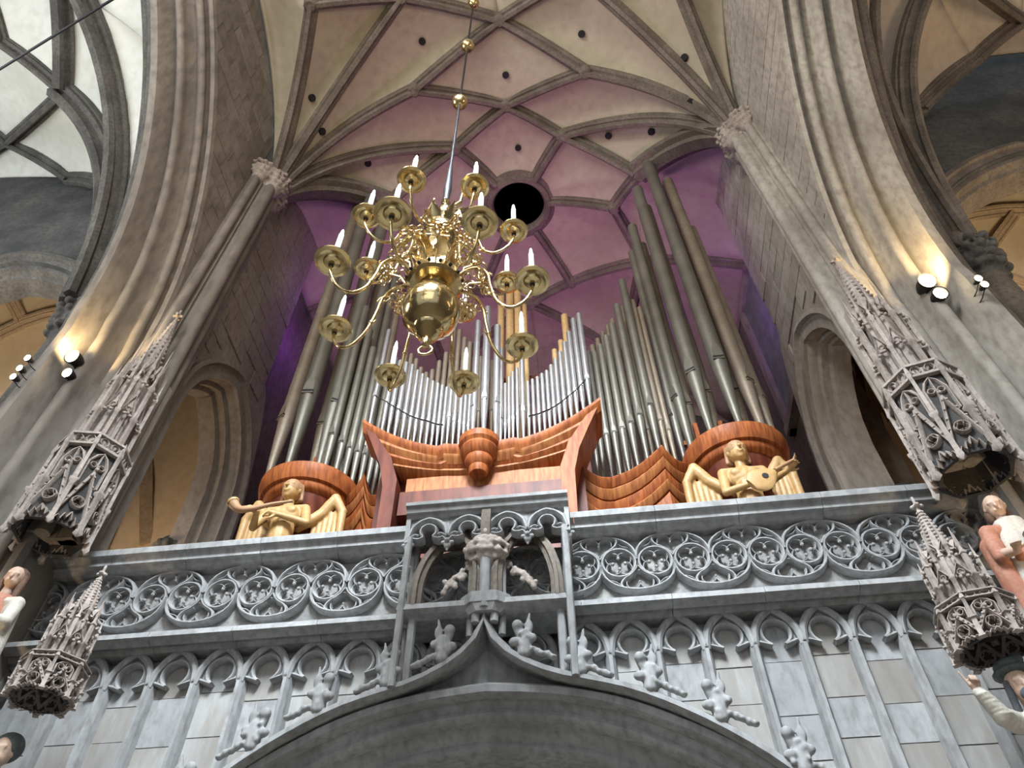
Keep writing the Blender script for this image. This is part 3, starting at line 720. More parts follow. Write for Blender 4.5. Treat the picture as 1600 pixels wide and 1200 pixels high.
MB().box(xa_, xb_, 8.10, 8.14, 6.86, 7.80).build('tracery_backing', S_RECESS, bal)
def bandxz(mb, path, w, y0=.0, yb=.13, d=0):
    R = []
    P = [Vector((p[0], 0, p[1])) for p in path]
    for i, p in enumerate(P):
        T = (P[min(i+1, len(P)-1)]-P[max(i-1, 0)]).normalized(); nn = Vector((0, 1, 0)).cross(T)
        R.append([p+nn*a+Vector((0, b, 0)) for a, b in [(-w, yb), (-w, y0+.035), (-w*.3, y0), (w*.3, y0), (w, y0+.035), (w, yb)]])
    mb.rings(R, True, True)
    return mb
def spl2(pts, k=6): return [(p.x, p.y) for p in spl([(a, b, 0) for a, b in pts], k)]
r = .212
mb = MB()
bandxz(mb, [(r*cos(2*pi*i/24), r*sin(2*pi*i/24)) for i in range(25)], .026)
for o in mb.v and [0]: pass
circle0 = mb.build('tracery_circle', S_PAR, bal, 40); circle0.location = (-.01, 7.98, 7.40)
def quatre(rr, lobes=4, ph=pi/4):
    mb = MB()
    for k in range(lobes):
        a = ph+2*pi*k/lobes; c = (rr*.50*cos(a), rr*.50*sin(a)); q = rr*.46
        arc = [(c[0]+q*cos(a+radians(t)), c[1]+q*sin(a+radians(t))) for t in range(-112, 113, 16)]
        bandxz(mb, arc, .014, .03, .13)
    for k in range(lobes):     # cusp points
        a = ph+pi/lobes+2*pi*k/lobes
        mb.lathe([(.001, -.02), (.03, .02), (.03, .10)], (0, 0, 0), 5) if False else None
        p = rr*.40
        mb.ball((p*cos(a), .04, p*sin(a)), .026, 6, 5)
    return mb
q0 = quatre(r-.01).build('quatrefoil', S_PAR, circle0, 50)
p_ = .4725
def upper_unit(sgn):
    mb = MB(); P = .47
    # broad arch over two circles
    arch = [(-P*cos(radians(t)), .03+.385*sin(radians(t))**.8) for t in range(0, 181, 12)]
    bandxz(mb, [(x, z*sgn) for x, z in arch], .026)
    # two ogee bars meeting between the circles
    for s_ in (-1, 1):
        bandxz(mb, [(x*s_, z*sgn) for x, z in spl2([(.0, .06), (.07, .16), (.2, .255), (.235, .34), (.19, .40)], 5)], .022, .01)
        bandxz(mb, [(x*s_, z*sgn) for x, z in spl2([(.235, .34), (.30, .27), (.42, .22), (.455, .10)], 4)], .012, .04)
    for (cx, cz, q) in ((-.085, .305, .085), (.085, .305, .085), (0, .19, .07)):
        bandxz(mb, [(cx+q*cos(radians(t)), (cz+q*sin(radians(t)))*sgn) for t in range(-20, 201, 20)] if cz > .25 else [(cx+q*cos(radians(t)), (cz+q*sin(radians(t)))*sgn) for t in range(180, 361, 20)], .013, .035)
    return mb
up0 = upper_unit(1).build('tracery_arch', S_PAR, bal, 40); lo0 = upper_unit(-1).build('tracery_loop', S_PAR, bal, 40)
ups = []; k = 0
first = [True, True]
def put(src, k_, x, z):
    if first[k_]: first[k_] = False; src.location = (x, 7.97, z)
    else: inst(src, src.name.split('.')[0], bal, (x, 7.97, z))
for i in range(14):
    xr = -.01+.4675*i; xl = -2.39-.4945*i
    if i and xr < 6.3: inst(circle0, 'tracery_circle', bal, (xr, 7.98, 7.40))
    if xl > -8.6: inst(circle0, 'tracery_circle', bal, (xl, 7.98, 7.40))
    if i % 2 == 0:
        put(up0, 0, xr+.234, 7.40); put(up0, 0, xl-.247, 7.40)
    else:
        if xr < 6: put(lo0, 1, xr+.234, 7.40)
        if xl > -8.3: put(lo0, 1, xl-.247, 7.40)
put(lo0, 1, -.24, 7.40); put(lo0, 1, -2.14, 7.40)
for x in (-.48, -.95, -1.42, -1.9): inst(circle0, 'tracery_circle', bal, (x, 8.04, 7.40))
for x in (-.71, -1.66): inst(up0, 'tracery_arch', bal, (x, 8.03, 7.40)); inst(lo0, 'tracery_loop', bal, (x, 8.03, 7.40))
# ------------------------------------------------------------------ the great ogee arch of the gallery
def archpath(pts, y):
    L = [(-u, z) for u, z in pts[::-1] if u > 0]+[(u, z) for u, z in pts]
    return [Vector((GX+u, y, z)) for u, z in L]
ogl = [(0,6.62),(.05,6.45),(.12,6.28),(.22,6.14),(.36,6.01),(.6,5.86),(.9,5.74),(1.25,5.65),(1.65,5.52),(2.1,5.30),(2.55,5.02),(3.0,4.66),(3.5,4.12),(4.0,3.4),(4.4,2.5),(4.6,1.4),(4.65,0)]
inl = [(0,5.66),(.5,5.62),(1.0,5.54),(1.5,5.40),(2.0,5.18),(2.5,4.90),(3.0,4.52),(3.5,3.95),(3.95,3.2),(4.2,2.3),(4.35,1.2),(4.4,0)]
def resamp(pts, n=40):
    P = spl([(a, b, 0) for a, b in pts], 8); L = [0]
    for i in range(1, len(P)): L.append(L[-1]+(P[i]-P[i-1]).length)
    o = []
    for i in range(n+1):
        t = L[-1]*i/n; k = 0
        while k < len(L)-2 and L[k+1] < t: k += 1
        u = (t-L[k])/(L[k+1]-L[k]); q = P[k].lerp(P[k+1], u); o.append((q.x, q.y))
    return o
O_ = resamp(ogl); I_ = resamp(inl)
def loft(lines, name, mat, t, smooth=40):
    """lines: list of (list of (u,z), y) ; symmetric about the axis"""
    R = []
    for i in range(-40, 41):
        k = abs(i); sg = -1 if i < 0 else 1
        R.append([(GX+sg*ln[k][0], y, ln[k][1]) for ln, y in lines])
    return MB().rings(R, True, True).build(name, mat, t, smooth)
def off(ln, d):   # offset towards the opening
    o = []
    for i, p in enumerate(ln):
        a = Vector(ln[max(i-1, 0)]+(0,)); b = Vector(ln[min(i+1, len(ln)-1)]+(0,)); T = (b-a).normalized()
        nx, nz = -(-T.y), -T.x
        x = p[0]+T.y*d; z = p[1]-T.x*d
        if i == 0: x = 0; z = p[1]-d*(1.0 if ln is I_ or d < .3 else 1.0)
        o.append((max(x, 0.0), z))
    return o
loft([(O_, 8.2), (O_, 7.55), (off(O_, .05), 7.46), (off(O_, .10), 7.46), (off(O_, .12), 7.54), ([((a*.5+c*.5), (b*.55+d*.45)) for (a, b), (c, d) in zip(O_, I_)], 7.80), (off(I_, -.06), 7.86), (off(I_, -.03), 8.2)], 'ogee_moulding', S_PAR, gal)
loft([(off(I_, -.08), 8.4), (off(I_, -.08), 7.70), (off(I_, -.02), 7.62), (off(I_, .05), 7.64), (off(I_, .07), 7.74), (off(I_, .06), 7.80), (off(I_, .14), 7.86), (off(I_, .20), 7.82), (off(I_, .25), 7.88), (off(I_, .25), 7.98), (off(I_, .24), 8.04), (off(I_, .36), 8.16), (off(I_, .42), 8.14), (off(I_, .46), 8.2), (off(I_, .46), 8.9), (off(I_, -.08), 8.9)], 'arch_moulding', S_PAR, gal)
MB().box(-8.8, 6.5, 8.5, 17.0, 6.55, 6.86).build('gallery_slab', P_WEB, gal)
o = MB().rings([[(GX+6*(j/10-.5)*2, y, 6.5-1.6*abs(j/10-.5)**2*4) for j in range(11)] for y in (8.9, 12, 17)], False, False).build('gallery_undervault', P_YEL, gal, 180)
# ------------------------------------------------------------------ projecting porch in the middle
PY = 7.42
por = thing('tracery_porch', 'carved grey stone porch with four cusped arches projecting at the middle of the gallery', 'porch')
MB().prismX([(8.1,8.14),(7.34,8.14),(7.32,8.12),(7.32,8.07),(7.36,8.05),(7.38,7.99),(7.42,7.98),(7.44,7.94),(7.60,7.94),(8.1,7.94)], -2.26, -.12).build('cornice', S_PAR, por)
for x0, x1 in ((-2.26, -2.2), (-.18, -.12)): MB().box(x0, x1, 7.44, 8.1, 7.55, 7.96).build('side_panel', S_PAR, por)
for k in range(4):
    cx = -2.21+.2575+.515*k; hw = .2575; mb = MB()
    arch = []
    Rr = (.30**2+hw*hw)/(2*hw)
    for i in range(13):
        u = -hw+2*hw*i/12; arch.append((u, 7.62+sqrt(max(Rr*Rr-(abs(u)+Rr-hw)**2, 0))))
    bandxz(mb, arch, .035, 0, .16)
    bandxz(mb, [(.105*cos(radians(t)), 7.72+.105*sin(radians(t))) for t in range(-55, 236, 15)], .024, .01, .15)
    for s_ in (-1, 1):
        bandxz(mb, [(x*s_, z) for x, z in spl2([(.06, 7.63), (.10, 7.605), (.15, 7.60), (.20, 7.61), (.245, 7.55)], 5)], .022, .01, .15)
        bandxz(mb, [(x*s_, z) for x, z in spl2([(.12, 7.66), (.17, 7.68), (.23, 7.64)], 4)], .018, .02, .15)
    # spandrel web filling up to the cornice
    V = []; Fq = []
    for i, (u, z) in enumerate(arch): V += [(u, .07, z), (u, .07, 7.96)]
    for i in range(12): Fq.append((2*i, 2*i+2, 2*i+3, 2*i+1))
    mb.add(V, Fq)
    o = mb.build('cusped_arch', S_PAR, por, 40); o.location = (cx, PY, 0)
pend = blob('pendant_bud', [('e', (0, 0, -.02), (.045, .045, .05)), ('e', (-.055, 0, .03), (.035, .03, .03)), ('e', (.055, 0, .03), (.035, .03, .03)), ('e', (0, -.05, .03), (.03, .035, .03)), ('e', (0, .0, .07), (.03, .03, .05)), ('e', (0, 0, -.075), (.02, .02, .03))], S_PAR, por, .01, 1, (-2.21, 7.47, 7.50))
for k in range(1, 5): inst(pend, 'pendant_bud', por, (-2.21+.515*k, 7.47, 7.50))
# corner posts
for sg in (-1, 1):
    cx = -1.19+sg*1.0
    for dx, y, w_, zt in ((0, 7.44, .045, 7.62), (-sg*.12, 7.58, .05, 6.7), (-sg*.02, 7.75, .05, 7.9)):
        zb = ogz(cx+dx-GX)-.1
        MB().prismZ([(cx+dx+w_*cos(a), y+w_*sin(a)) for a in [pi/4+pi*i/4 for i in range(8)]], zb, zt).build('post', S_PAR, por)
    # curved ribs rising inward from the corner
    MB().sweep(spl([(cx-sg*.14, 7.55, 6.62), (cx-sg*.15, 7.56, 7.0), (cx-sg*.22, 7.62, 7.35), (cx-sg*.34, 7.74, 7.68), (cx-sg*.42, 7.85, 7.95)], 6), scp([(-.2,-.1),(-.2,.12),(-.08,.2),(-.06,.3),(.06,.3),(.08,.2),(.2,.12),(.2,-.1)], .38), up=(0, 1, .3)).build('vault_rib', S_RIB, por, 40)
    MB().sweep(spl([(-1.19+sg*.13, 7.50, 6.7), (-1.19+sg*.13, 7.52, 7.1), (-1.19+sg*.19, 7.58, 7.4), (-1.19+sg*.30, 7.7, 7.7), (-1.19+sg*.36, 7.8, 7.95)], 6), scp([(-.2,-.1),(-.2,.12),(-.08,.2),(-.06,.3),(.06,.3),(.08,.2),(.2,.12),(.2,-.1)], .38), up=(0, 1, .3)).build('vault_rib', S_RIB, por, 40)
MB().prismX([(8.0,6.80),(7.44,6.64),(7.42,6.56),(7.48,6.52),(7.56,6.48),(8.0,6.46)], -2.24, -.15).build('porch_ledge', S_PAR, por)
# central shaft cluster, console and foliage capital
for k, (dx, dy, rr) in enumerate(((0, -.04, .065), (-.11, .03, .05), (.11, .03, .05), (-.19, .14, .045), (.19, .14, .045))):
    MB().lathe([(rr, 6.5-1.35*abs(dx)), (rr, 7.24)], (-1.19+dx, 7.46+dy, 0), 10).build('shaft', S_PAR, por, 60)
MB().prismZ([(-1.19+a, 7.46+b) for a, b in ((-.34, .2), (-.30, .02), (-.16, -.10), (.16, -.10), (.30, .02), (.34, .2))], 6.56, 6.62).build('shaft_ring', S_PAR, por)
MB().rings([[(-1.19+a*k, 7.46+b*k, z) for a, b in ((-.32, .3), (-.26, .02), (-.13, -.09), (.13, -.09), (.26, .02), (.32, .3))] for z, k in ((6.46, .72), (6.54, .95), (6.66, 1.15), (6.70, 1.12))]).build('shaft_console', S_PAR, por, 30)
random.seed(5); pr = [('c', (-1.19, 7.5, 7.2), (-1.19, 7.5, 7.4), .13, .2)]
for j in range(11):
    a = pi+pi*j/10
    for zz, q, rr in ((7.22, .19, .04), (7.30, .25, .05), (7.38, .27, .045), (7.46, .22, .045)):
        pr.append(('e', (-1.19+1.0*q*cos(a)+random.uniform(-.02, .02), 7.52+.8*q*sin(a), zz+random.uniform(-.02, .02)), (rr, rr*.8, rr)))
pr += [('e', (-1.19, 7.38, 7.58), (.06, .05, .07)), ('e', (-1.25, 7.4, 7.5), (.05, .05, .05)), ('e', (-1.13, 7.4, 7.5), (.05, .05, .05)), ('c', (-1.19, 7.4, 7.5), (-1.19, 7.4, 7.72), .06, .03)]
blob('foliage_capital', pr, S_CARVE, por, .018, 1)
MB().sweep(spl([(-1.19, 7.44, 7.5), (-1.19, 7.44, 7.75), (-1.19, 7.5, 7.96)], 4), [(-.06,0),(-.06,.1),(.06,.1),(.06,0)], up=(0, 1, .1)).build('vault_rib', S_RIB, por, 40)
for sg in (-1, 1):     # leafy ogee swags behind the shaft
    pr = []
    for j in range(9):
        t = j/8; x = -1.19+sg*(.22+.34*t); z = 7.3-.30*t+.05*sin(j*2.2)
        pr += [('e', (x, 7.72, z), (.045, .04, .045)), ('e', (x+random.uniform(-.04, .04), 7.70, z+random.choice([-.05, .05])), (.035, .03, .035))]
    blob('leaf_swag', pr, S_CARVE, por, .015, 1)
MB().sweep(archpath([(0, 6.5)], 7.5)*1+[Vector((GX, 7.5, 6.9))], [(-.05, 0), (.05, 0), (.05, .05), (-.05, .05)], up=(0, 1, 0)).build('ogee_tip', S_PAR, gal) if False else None
# crockets on the arch: crouching leaf-creatures
def crocket_prims(sg, k):
    rnd = random.Random(40+k)
    P = [('c', (0, 0, .02), (.02*sg, 0, .20), .085, .075), ('e', (-.07*sg, -.03, .32), (.065, .06, .065)), ('e', (.06*sg, -.02, .30), (.05, .045, .08)), ('c', (.05*sg, -.02, .34), (.07*sg, -.02, .46), .03, .014),
         ('e', (.09*sg, -.03, .16), (.06, .05, .05)), ('e', (-.10*sg, -.04, .12), (.07, .05, .05)), ('c', (-.05*sg, 0, .22), (-.08*sg, -.02, .32), .05, .05)]
    for j in range(5):
        P.append(('e', (-sg*(.10+.05*j)*-1 if False else sg*(.10+.055*j), -.02, .03-.028*j+rnd.uniform(-.01, .02)), (.042, .05, .03+.012*(j % 2))))
    for j in range(5): P.append(('e', (rnd.uniform(-.11, .11), -.06, rnd.uniform(.04, .26)), (.03, .03, .03)))
    return P
pos = ['beside the middle shaft', 'just outside the porch posts', 'second outside the porch posts', 'third outside the porch posts', 'fourth outside the porch posts', 'lowest one at the picture edge']
for sg, word in ((-1, 'left'), (1, 'right')):
    for k, u in enumerate((.46, 1.06, 1.78, 2.42, 3.08, 3.72)):
        if k == 5 and sg < 0: u = 3.6
        x = GX+sg*u; z = ogz(u)-.01
        o = blob('crocket', crocket_prims(sg, k*2+sg), S_PAR, None, .016, 1, (x, 7.50, z))
        slope = (ogz(u+.1)-ogz(u-.1))/.2
        o.scale = (1.0, 1, 1.05)
        tag(o, f'carved stone crocket on the {word} arch slope, {pos[k]}', 'crocket', 'crockets on the great arch')
# ================================================================== ORGAN
def organ_pipe(t, x, y, zf, zm, zt, r, mat, face=0.0, seat=None, n=None):
    """body (open tube with leaf-shaped upper lip), conical foot, dark mouth"""
    n = n or (20 if r > .1 else 14)
    mb = MB(); R = []
    h = r*1.15          # mouth height
    mb.lathe([(r, zm+h*.0), (r, zt), (r*.93, zt), (r*.93, zt-1.2*r*3), (r*.0+.001, zt-1.2*r*3)], (0, 0, 0), n)
    ob = mb.build('pipe', mat, t, 40); ob.location = (x, y, 0)
    tip = zf-(zm-zf)*.25
    ft = MB().lathe([(r, zm), (r*.995, zm-.05*r), (r*.30, tip), (r*.28, tip-.25)], (0, 0, 0), n).build('foot', mat, ob, 40)
    a = -pi/2+face; w2 = r*.62
    # mouth: dark slot set in the front, with the flattened leaf above and lower lip below
    c, s_ = cos(a), sin(a); q = (-s_, c)
    def P(u, out, z): return (c*out+q[0]*u, s_*out+q[1]*u, z)
    d0 = sqrt(max(r*r-w2*w2, 0))
    MB().add([P(-w2, d0*.9, zm-.02*r), P(w2, d0*.9, zm-.02*r), P(w2, d0*.9, zm+.36*r), P(-w2, d0*.9, zm+.36*r), P(-w2, r*1.03, zm-.02*r), P(w2, r*1.03, zm-.02*r), P(w2, r*1.03, zm+.36*r), P(-w2, r*1.03, zm+.36*r)],
        [(0,3,2,1),(4,5,6,7),(0,1,5,4),(1,2,6,5),(2,3,7,6),(3,0,4,7)]).build('mouth', M_SLOT, ob)
    lip = MB(); V = [P(-w2*1.05, r*1.02, zm+.36*r), P(w2*1.05, r*1.02, zm+.36*r), P(w2*.9, r*.99, zm+1.6*r), P(w2*.45, r*1.0, zm+2.5*r), P(0, r*1.005, zm+2.9*r), P(-w2*.45, r*1.0, zm+2.5*r), P(-w2*.9, r*.99, zm+1.6*r)]
    V2 = [(v[0]*.86, v[1]*.86, v[2]) for v in V]; nn = len(V)
    lip.add(V+V2, [tuple(range(nn)), tuple(range(2*nn-1, nn-1, -1))]+[(i, (i+1) % nn, nn+(i+1) % nn, nn+i) for i in range(nn)])
    lip.add([P(-w2*1.1, r*1.05, zm-.03*r), P(w2*1.1, r*1.05, zm-.03*r), P(w2*1.1, r*1.05, zm-.22*r), P(-w2*1.1, r*1.05, zm-.22*r), P(-w2*1.1, r*.8, zm-.03*r), P(w2*1.1, r*.8, zm-.03*r), P(w2*1.1, r*.8, zm-.22*r), P(-w2*1.1, r*.8, zm-.22*r)],
        [(0,1,2,3),(7,6,5,4),(0,4,5,1),(1,5,6,2),(2,6,7,3),(3,7,4,0)])
    lip.build('lip', mat, ob)
    return ob
OX = -1.45
cen_org = thing('organ_case', 'central organ case of orange veneer with upswept horned cornices and small bright pipes', 'organ', (0, 0, 0))
# boat-shaped cornices: each layer a swept moulding that rises to both ends
def cornice(t, half, zc, rise, y_f, y_b, th, mat, notch=None, wv=0):
    R = []
    n = 36
    for i in range(n+1):
        u = -half+2*half*i/n; k = abs(u)/half
        z = zc+rise*k**2.1; y = y_f+ .10*(1-k)**1.2*0
        if notch and abs(u) < notch: z += .07
        R.append([(OX+u, y+.10, z-th), (OX+u, y+.03, z-th*.55), (OX+u, y, z-th*.30), (OX+u, y, z), (OX+u, y+.05, z+.015), (OX+u, y_b, z+.03), (OX+u, y_b, z-th)])
    return MB().rings(R, True, True).build('cornice', mat, t, 35)
cornice(cen_org, 1.98, 9.83, .89, 8.06, 8.75, .22, W_OR, .62)
cornice(cen_org, 1.74, 9.72, .60, 8.12, 8.75, .18, W_ORB, .62)
cornice(cen_org, 1.56, 9.63, .40, 8.19, 8.75, .15, W_OR, .6)
cornice(cen_org, 1.42, 9.55, .26, 8.25, 8.75, .10, W_ORB, None)
MB().box(OX-1.16, OX+1.24, 8.32, 9.4, 9.15, 9.50).build('front_panel', W_ORB, cen_org)
MB().box(OX-1.22, OX+1.30, 8.25, 9.4, 8.72, 9.17).build('plinth', W_DK, cen_org)
MB().box(OX-1.7, OX+1.6, 8.6, 9.9, 7.0, 10.0).build('wind_chest', W_DK, cen_org)
for sg in (-1, 1):      # horned side boards
    P = [(OX+sg*1.98, 10.73), (OX+sg*1.93, 10.55), (OX+sg*1.74, 10.1), (OX+sg*1.56, 9.65), (OX+sg*1.46, 9.2), (OX+sg*1.44, 8.2), (OX+sg*1.24, 8.2), (OX+sg*1.25, 9.3), (OX+sg*1.4, 9.8), (OX+sg*1.72, 10.35)]
    MB().prismY(P, 8.10, 8.85).build('side_board', W_OR if sg > 0 else W_DK, cen_org)
# round stepped boss in the middle
MB().lathe([(.001, 9.30), (.13, 9.30), (.15, 9.36), (.15, 9.42), (.20, 9.48), (.22, 9.56), (.21, 9.60), (.27, 9.66), (.30, 9.76), (.29, 9.80), (.33, 9.86), (.335, 9.98), (.30, 10.02), (.001, 10.03)], (OX, 8.14, 0), 32).build('boss', W_OR, cen_org, 30)
CEN = [[(-3.58,11.25,12.06,14.2,.054),(-3.33,11.09,11.84,13.22,.053),(-3.21,11.01,11.72,13.1,.053),(-3.08,10.94,11.61,13.02,.053),(-2.95,10.87,11.49,12.93,.049),(-2.83,10.83,11.39,12.74,.046),(-2.72,10.79,11.32,12.61,.046),(-2.61,10.74,11.26,12.47,.043),(-2.5,10.71,11.21,12.36,.043),(-2.4,10.68,11.15,12.29,.04),(-2.31,10.66,11.1,12.22,.04),(-2.22,10.64,11.08,12.15,.037)],
 [(-2.13,10.65,11.3,12.44,.042),(-2.03,10.65,11.18,12.24,.042),(-1.93,10.64,11.12,12.11,.039),(-1.85,10.63,11.06,12.03,.036),(-1.77,10.62,11.0,11.98,.034)],
 [(-1.12,10.55,10.96,12.1,.033),(-1.05,10.56,11.04,12.28,.033),(-.98,10.57,11.11,12.42,.034),(-.9,10.59,11.18,12.53,.035),(-.8,10.64,11.28,13.13,.05)],
 [(-.7,10.62,11.1,12.1,.034),(-.61,10.63,11.12,12.14,.036),(-.52,10.65,11.14,12.2,.038),(-.43,10.67,11.18,12.28,.039),(-.34,10.69,11.22,12.35,.04),(-.25,10.74,11.28,12.51,.042),(-.16,10.79,11.35,12.69,.044),(-.06,10.86,11.44,12.89,.047),(.045,10.94,11.55,13.18,.05),(.15,11.03,11.65,13.51,.052),(.265,11.13,11.8,13.93,.055),(.39,11.26,11.98,14.08,.061)]]
for g in CEN:
    for x, zf, zm, zt, r in g: organ_pipe(cen_org, x, 8.75, zf, zm, zt, r, M_PIPES)
for (x, zf, zm, zt, r), fc in zip([(-1.66,10.5,11.35,13.98,.057),(-1.47,10.6,11.52,14.43,.074),(-1.26,10.48,11.38,13.75,.066),(-1.19,10.41,11.07,13.1,.04)], (-.5, 0, .5, .7)):
    organ_pipe(cen_org, x, 8.6 if fc < .6 else 8.68, zf, zm, zt, r, M_PIPES, fc)
for x, zf, zm, zt, r in [(-1.29,11.16,12.02,15.94,.073),(-1.09,11.13,12.0,16.09,.088),(-.91,11.11,11.97,16.0,.082),(-.76,11.09,11.95,15.43,.054)]:
    organ_pipe(cen_org, x, 9.3, zf, zm, zt, r, M_PIPEG)
for i in range(22):     # ranks of plain pipes standing behind
    x = -3.45+.125*i
    if -1.35 < x < -.7: continue
    zt = 13.7+.35*sin(i*.9)+(.9 if i > 8 and i < 14 else 0)-(.5 if i > 15 else 0)
    organ_pipe(cen_org, x, 9.32, 11.2, 12.0, zt, .052, M_PIPEB, 0, None, 10)
for x, zf, zm, zt, r in [(.1,11.61,12.34,14.66,.073),(-.03,11.63,12.17,13.78,.054),(-.17,11.65,12.01,13.49,.054)]:
    organ_pipe(cen_org, x, 9.15, zf, zm, zt, r, M_PIPEG)
# thin rails that hold the small pipes
MB().tube(spl([(x, 8.70, zm+.02) for x, zf, zm, zt, r in CEN[0]], 2), .012, 6).build('pipe_rail', M_SLOT, cen_org)
MB().tube(spl([(x, 8.70, zm+.02) for x, zf, zm, zt, r in CEN[3]], 2), .012, 6).build('pipe_rail', M_SLOT, cen_org)
MB().box(-3.6, .35, 9.6, 9.75, 13.2, 13.32).build('rear_rail', W_DK, cen_org)
MB().box(-3.6, .3, 9.45, 9.6, 8, 12.2).build('rear_panel', W_DK, cen_org)
# wings with zigzag cornices
def wing(name, label, pts, pipes, xr, facing):
    t = thing(name, label, 'organ', (0, 0, 0))
    for k, (dz, dy, th, m) in enumerate(((0, 0, .16, W_OR), (-.17, .08, .17, W_ORB), (-.37, .16, .2, W_OR), (-.60, .14, .15, W_ORB), (-.78, .24, .5, W_OR))):
        R = []
        P = []
        for (a, b) in zip(pts, pts[1:]):
            for j in range(6): P.append(Vector(a).lerp(Vector(b), j/6)+Vector((0, 0, -.10*sin(pi*j/6))))
        P.append(Vector(pts[-1]))
        for p in P:
            R.append([(p.x, p.y+dy+.09, p.z+dz-th), (p.x, p.y+dy+.02, p.z+dz-th*.5), (p.x, p.y+dy, p.z+dz-.03), (p.x, p.y+dy+.02, p.z+dz), (p.x, 9.3, p.z+dz), (p.x, 9.3, p.z+dz-th)])
        MB().rings(R, True, True).build('cornice', m, t, 30)
    for q in pipes: organ_pipe(t, *q)
    return t
RM = [(1.47,10.48,11.59,15.85,.087),(1.25,10.4,11.36,14.92,.08),(1.07,10.3,11.18,14.23,.077),(.91,10.2,11.07,13.83,.072),(.76,10.15,10.99,13.55,.066),(.62,10.1,10.95,13.36,.062),(.5,10.1,10.95,13.38,.054),(.40,10.16,11.05,13.63,.052)]
wr_ = wing('organ_wing', 'right organ wing with zigzag veneer cornices between central case and right tower', [(.12,8.6,9.78),(.58,8.78,9.62),(1.42,8.52,9.98),(1.80,8.95,9.95)],
    [(x, 9.2, a, b, c, r, M_PIPE, .15 if x > 1 else -.25*(x < .6)) for x, a, b, c, r in RM]+[(1.62,9.35,10.35,11.34,15.24,.063,M_PIPEB),(1.74,9.4,10.29,11.13,15.02,.056,M_PIPEB)]+[(.5+.13*i, 9.62, 10.5, 11.4, 13.9+.22*i, .055, M_PIPEB) for i in range(8)], 0, 1)
LM = [(2*OX-x-.06, a, b, c, r) for x, a, b, c, r in RM]
wl_ = wing('organ_wing', 'left organ wing with veneer cornices partly behind the winged harp-less horn blower', [(-3.02,8.6,9.78),(-3.3,8.75,9.65),(-3.42,8.55,9.95),(-3.85,8.95,9.85)],
    [(x, 9.2, a, b, c, r, M_PIPE, -.15) for x, a, b, c, r in LM]+[(-4.55,9.4,10.35,11.34,15.24,.063,M_PIPEB),(-4.65,9.42,10.3,11.2,14.6,.056,M_PIPEB)], 0, -1)
wl_['label'] = 'left organ wing with veneer cornices between the left tower and the central case'
# round towers with the largest pipes
def tower(name, label, cx, big, side):
    t = thing(name, label, 'organ', (0, 0, 0)); cy = 9.08
    MB().lathe([(.50, 7.0), (.50, 9.2), (.56, 9.4), (.60, 9.5), (.62, 9.58), (.60, 9.60)], (cx, cy, 0), 36, pi, 2*pi).build('tower_body', W_DK, t, 35)
    MB().lathe([(.58, 9.58), (.68, 9.62), (.72, 9.68), (.73, 9.74), (.70, 9.76), (.58, 9.76)], (cx, cy, 0), 36, pi-.3, 2*pi+.3).build('hood_moulding', W_OR, t, 35)
    MB().lathe([(.60, 9.74), (.78, 9.76), (.82, 9.84), (.85, 9.96), (.85, 10.04), (.82, 10.06), (.60, 10.08)], (cx, cy, 0), 44, pi-.35, 2*pi+.35).build('hood', W_OR, t, 35)
    MB().box(cx-.62, cx+.62, 9.0, 9.8, 7.0, 10.2).build('wind_chest', W_DK, t)
    for (dx) in (-.35, .1, .5): MB().box(cx+dx-.04, cx+dx+.04, 9.6, 9.68, 10.0, 11.5).build('rack_post', W_OR, t)
    MB().box(cx-.7, cx+.8, 9.58, 9.66, 10.95, 11.05).build('pipe_rack', W_OR, t)
    for q in big: organ_pipe(t, *q)
    return t
RB = [(2.96,9.3,11.26,12.77,22.66,.161,M_PIPE,0),(2.45,9.35,11.16,12.56,20.57,.15,M_PIPE,-.55),(2.08,9.5,10.63,12.07,18.81,.12,M_PIPE,-.9),(3.40,9.55,11.11,12.37,21.31,.146,M_PIPEB,.7),(1.93,9.6,10.7,11.69,17.72,.094,M_PIPE,-.9),(3.66,9.85,11.2,12.2,19.0,.11,M_PIPEB,.9),(2.72,9.95,11.4,12.6,20.6,.13,M_PIPEB,0),(2.30,9.95,11.2,12.3,18.6,.12,M_PIPEB,0),(3.28,10.0,11.4,12.6,21.8,.14,M_PIPEB,0)]
tr_ = tower('organ_tower', 'right organ tower of very tall grey pipes on a round orange hood', 2.62, RB, 1)
LB = [(-5.23,9.35,11.35,12.99,23.0,.17,M_PIPE,.1),(-4.66,9.4,11.25,12.71,20.6,.154,M_PIPE,.5),(-4.24,9.5,10.81,12.24,18.52,.125,M_PIPE,.9),(-5.70,9.6,11.3,12.62,22.2,.154,M_PIPEB,-.6),(-4.04,9.6,10.75,11.75,17.84,.097,M_PIPE,.9),(-3.86,9.7,10.7,11.6,17.0,.08,M_PIPEB,.9),(-5.05,9.95,11.4,12.7,21.0,.14,M_PIPEB,0),(-4.6,9.95,11.2,12.3,18.8,.12,M_PIPEB,0),(-5.55,10.0,11.4,12.6,22.0,.14,M_PIPEB,0)]
tl_ = tower('organ_tower', 'left organ tower of very tall grey pipes on a round orange hood', -4.5, LB, -1)
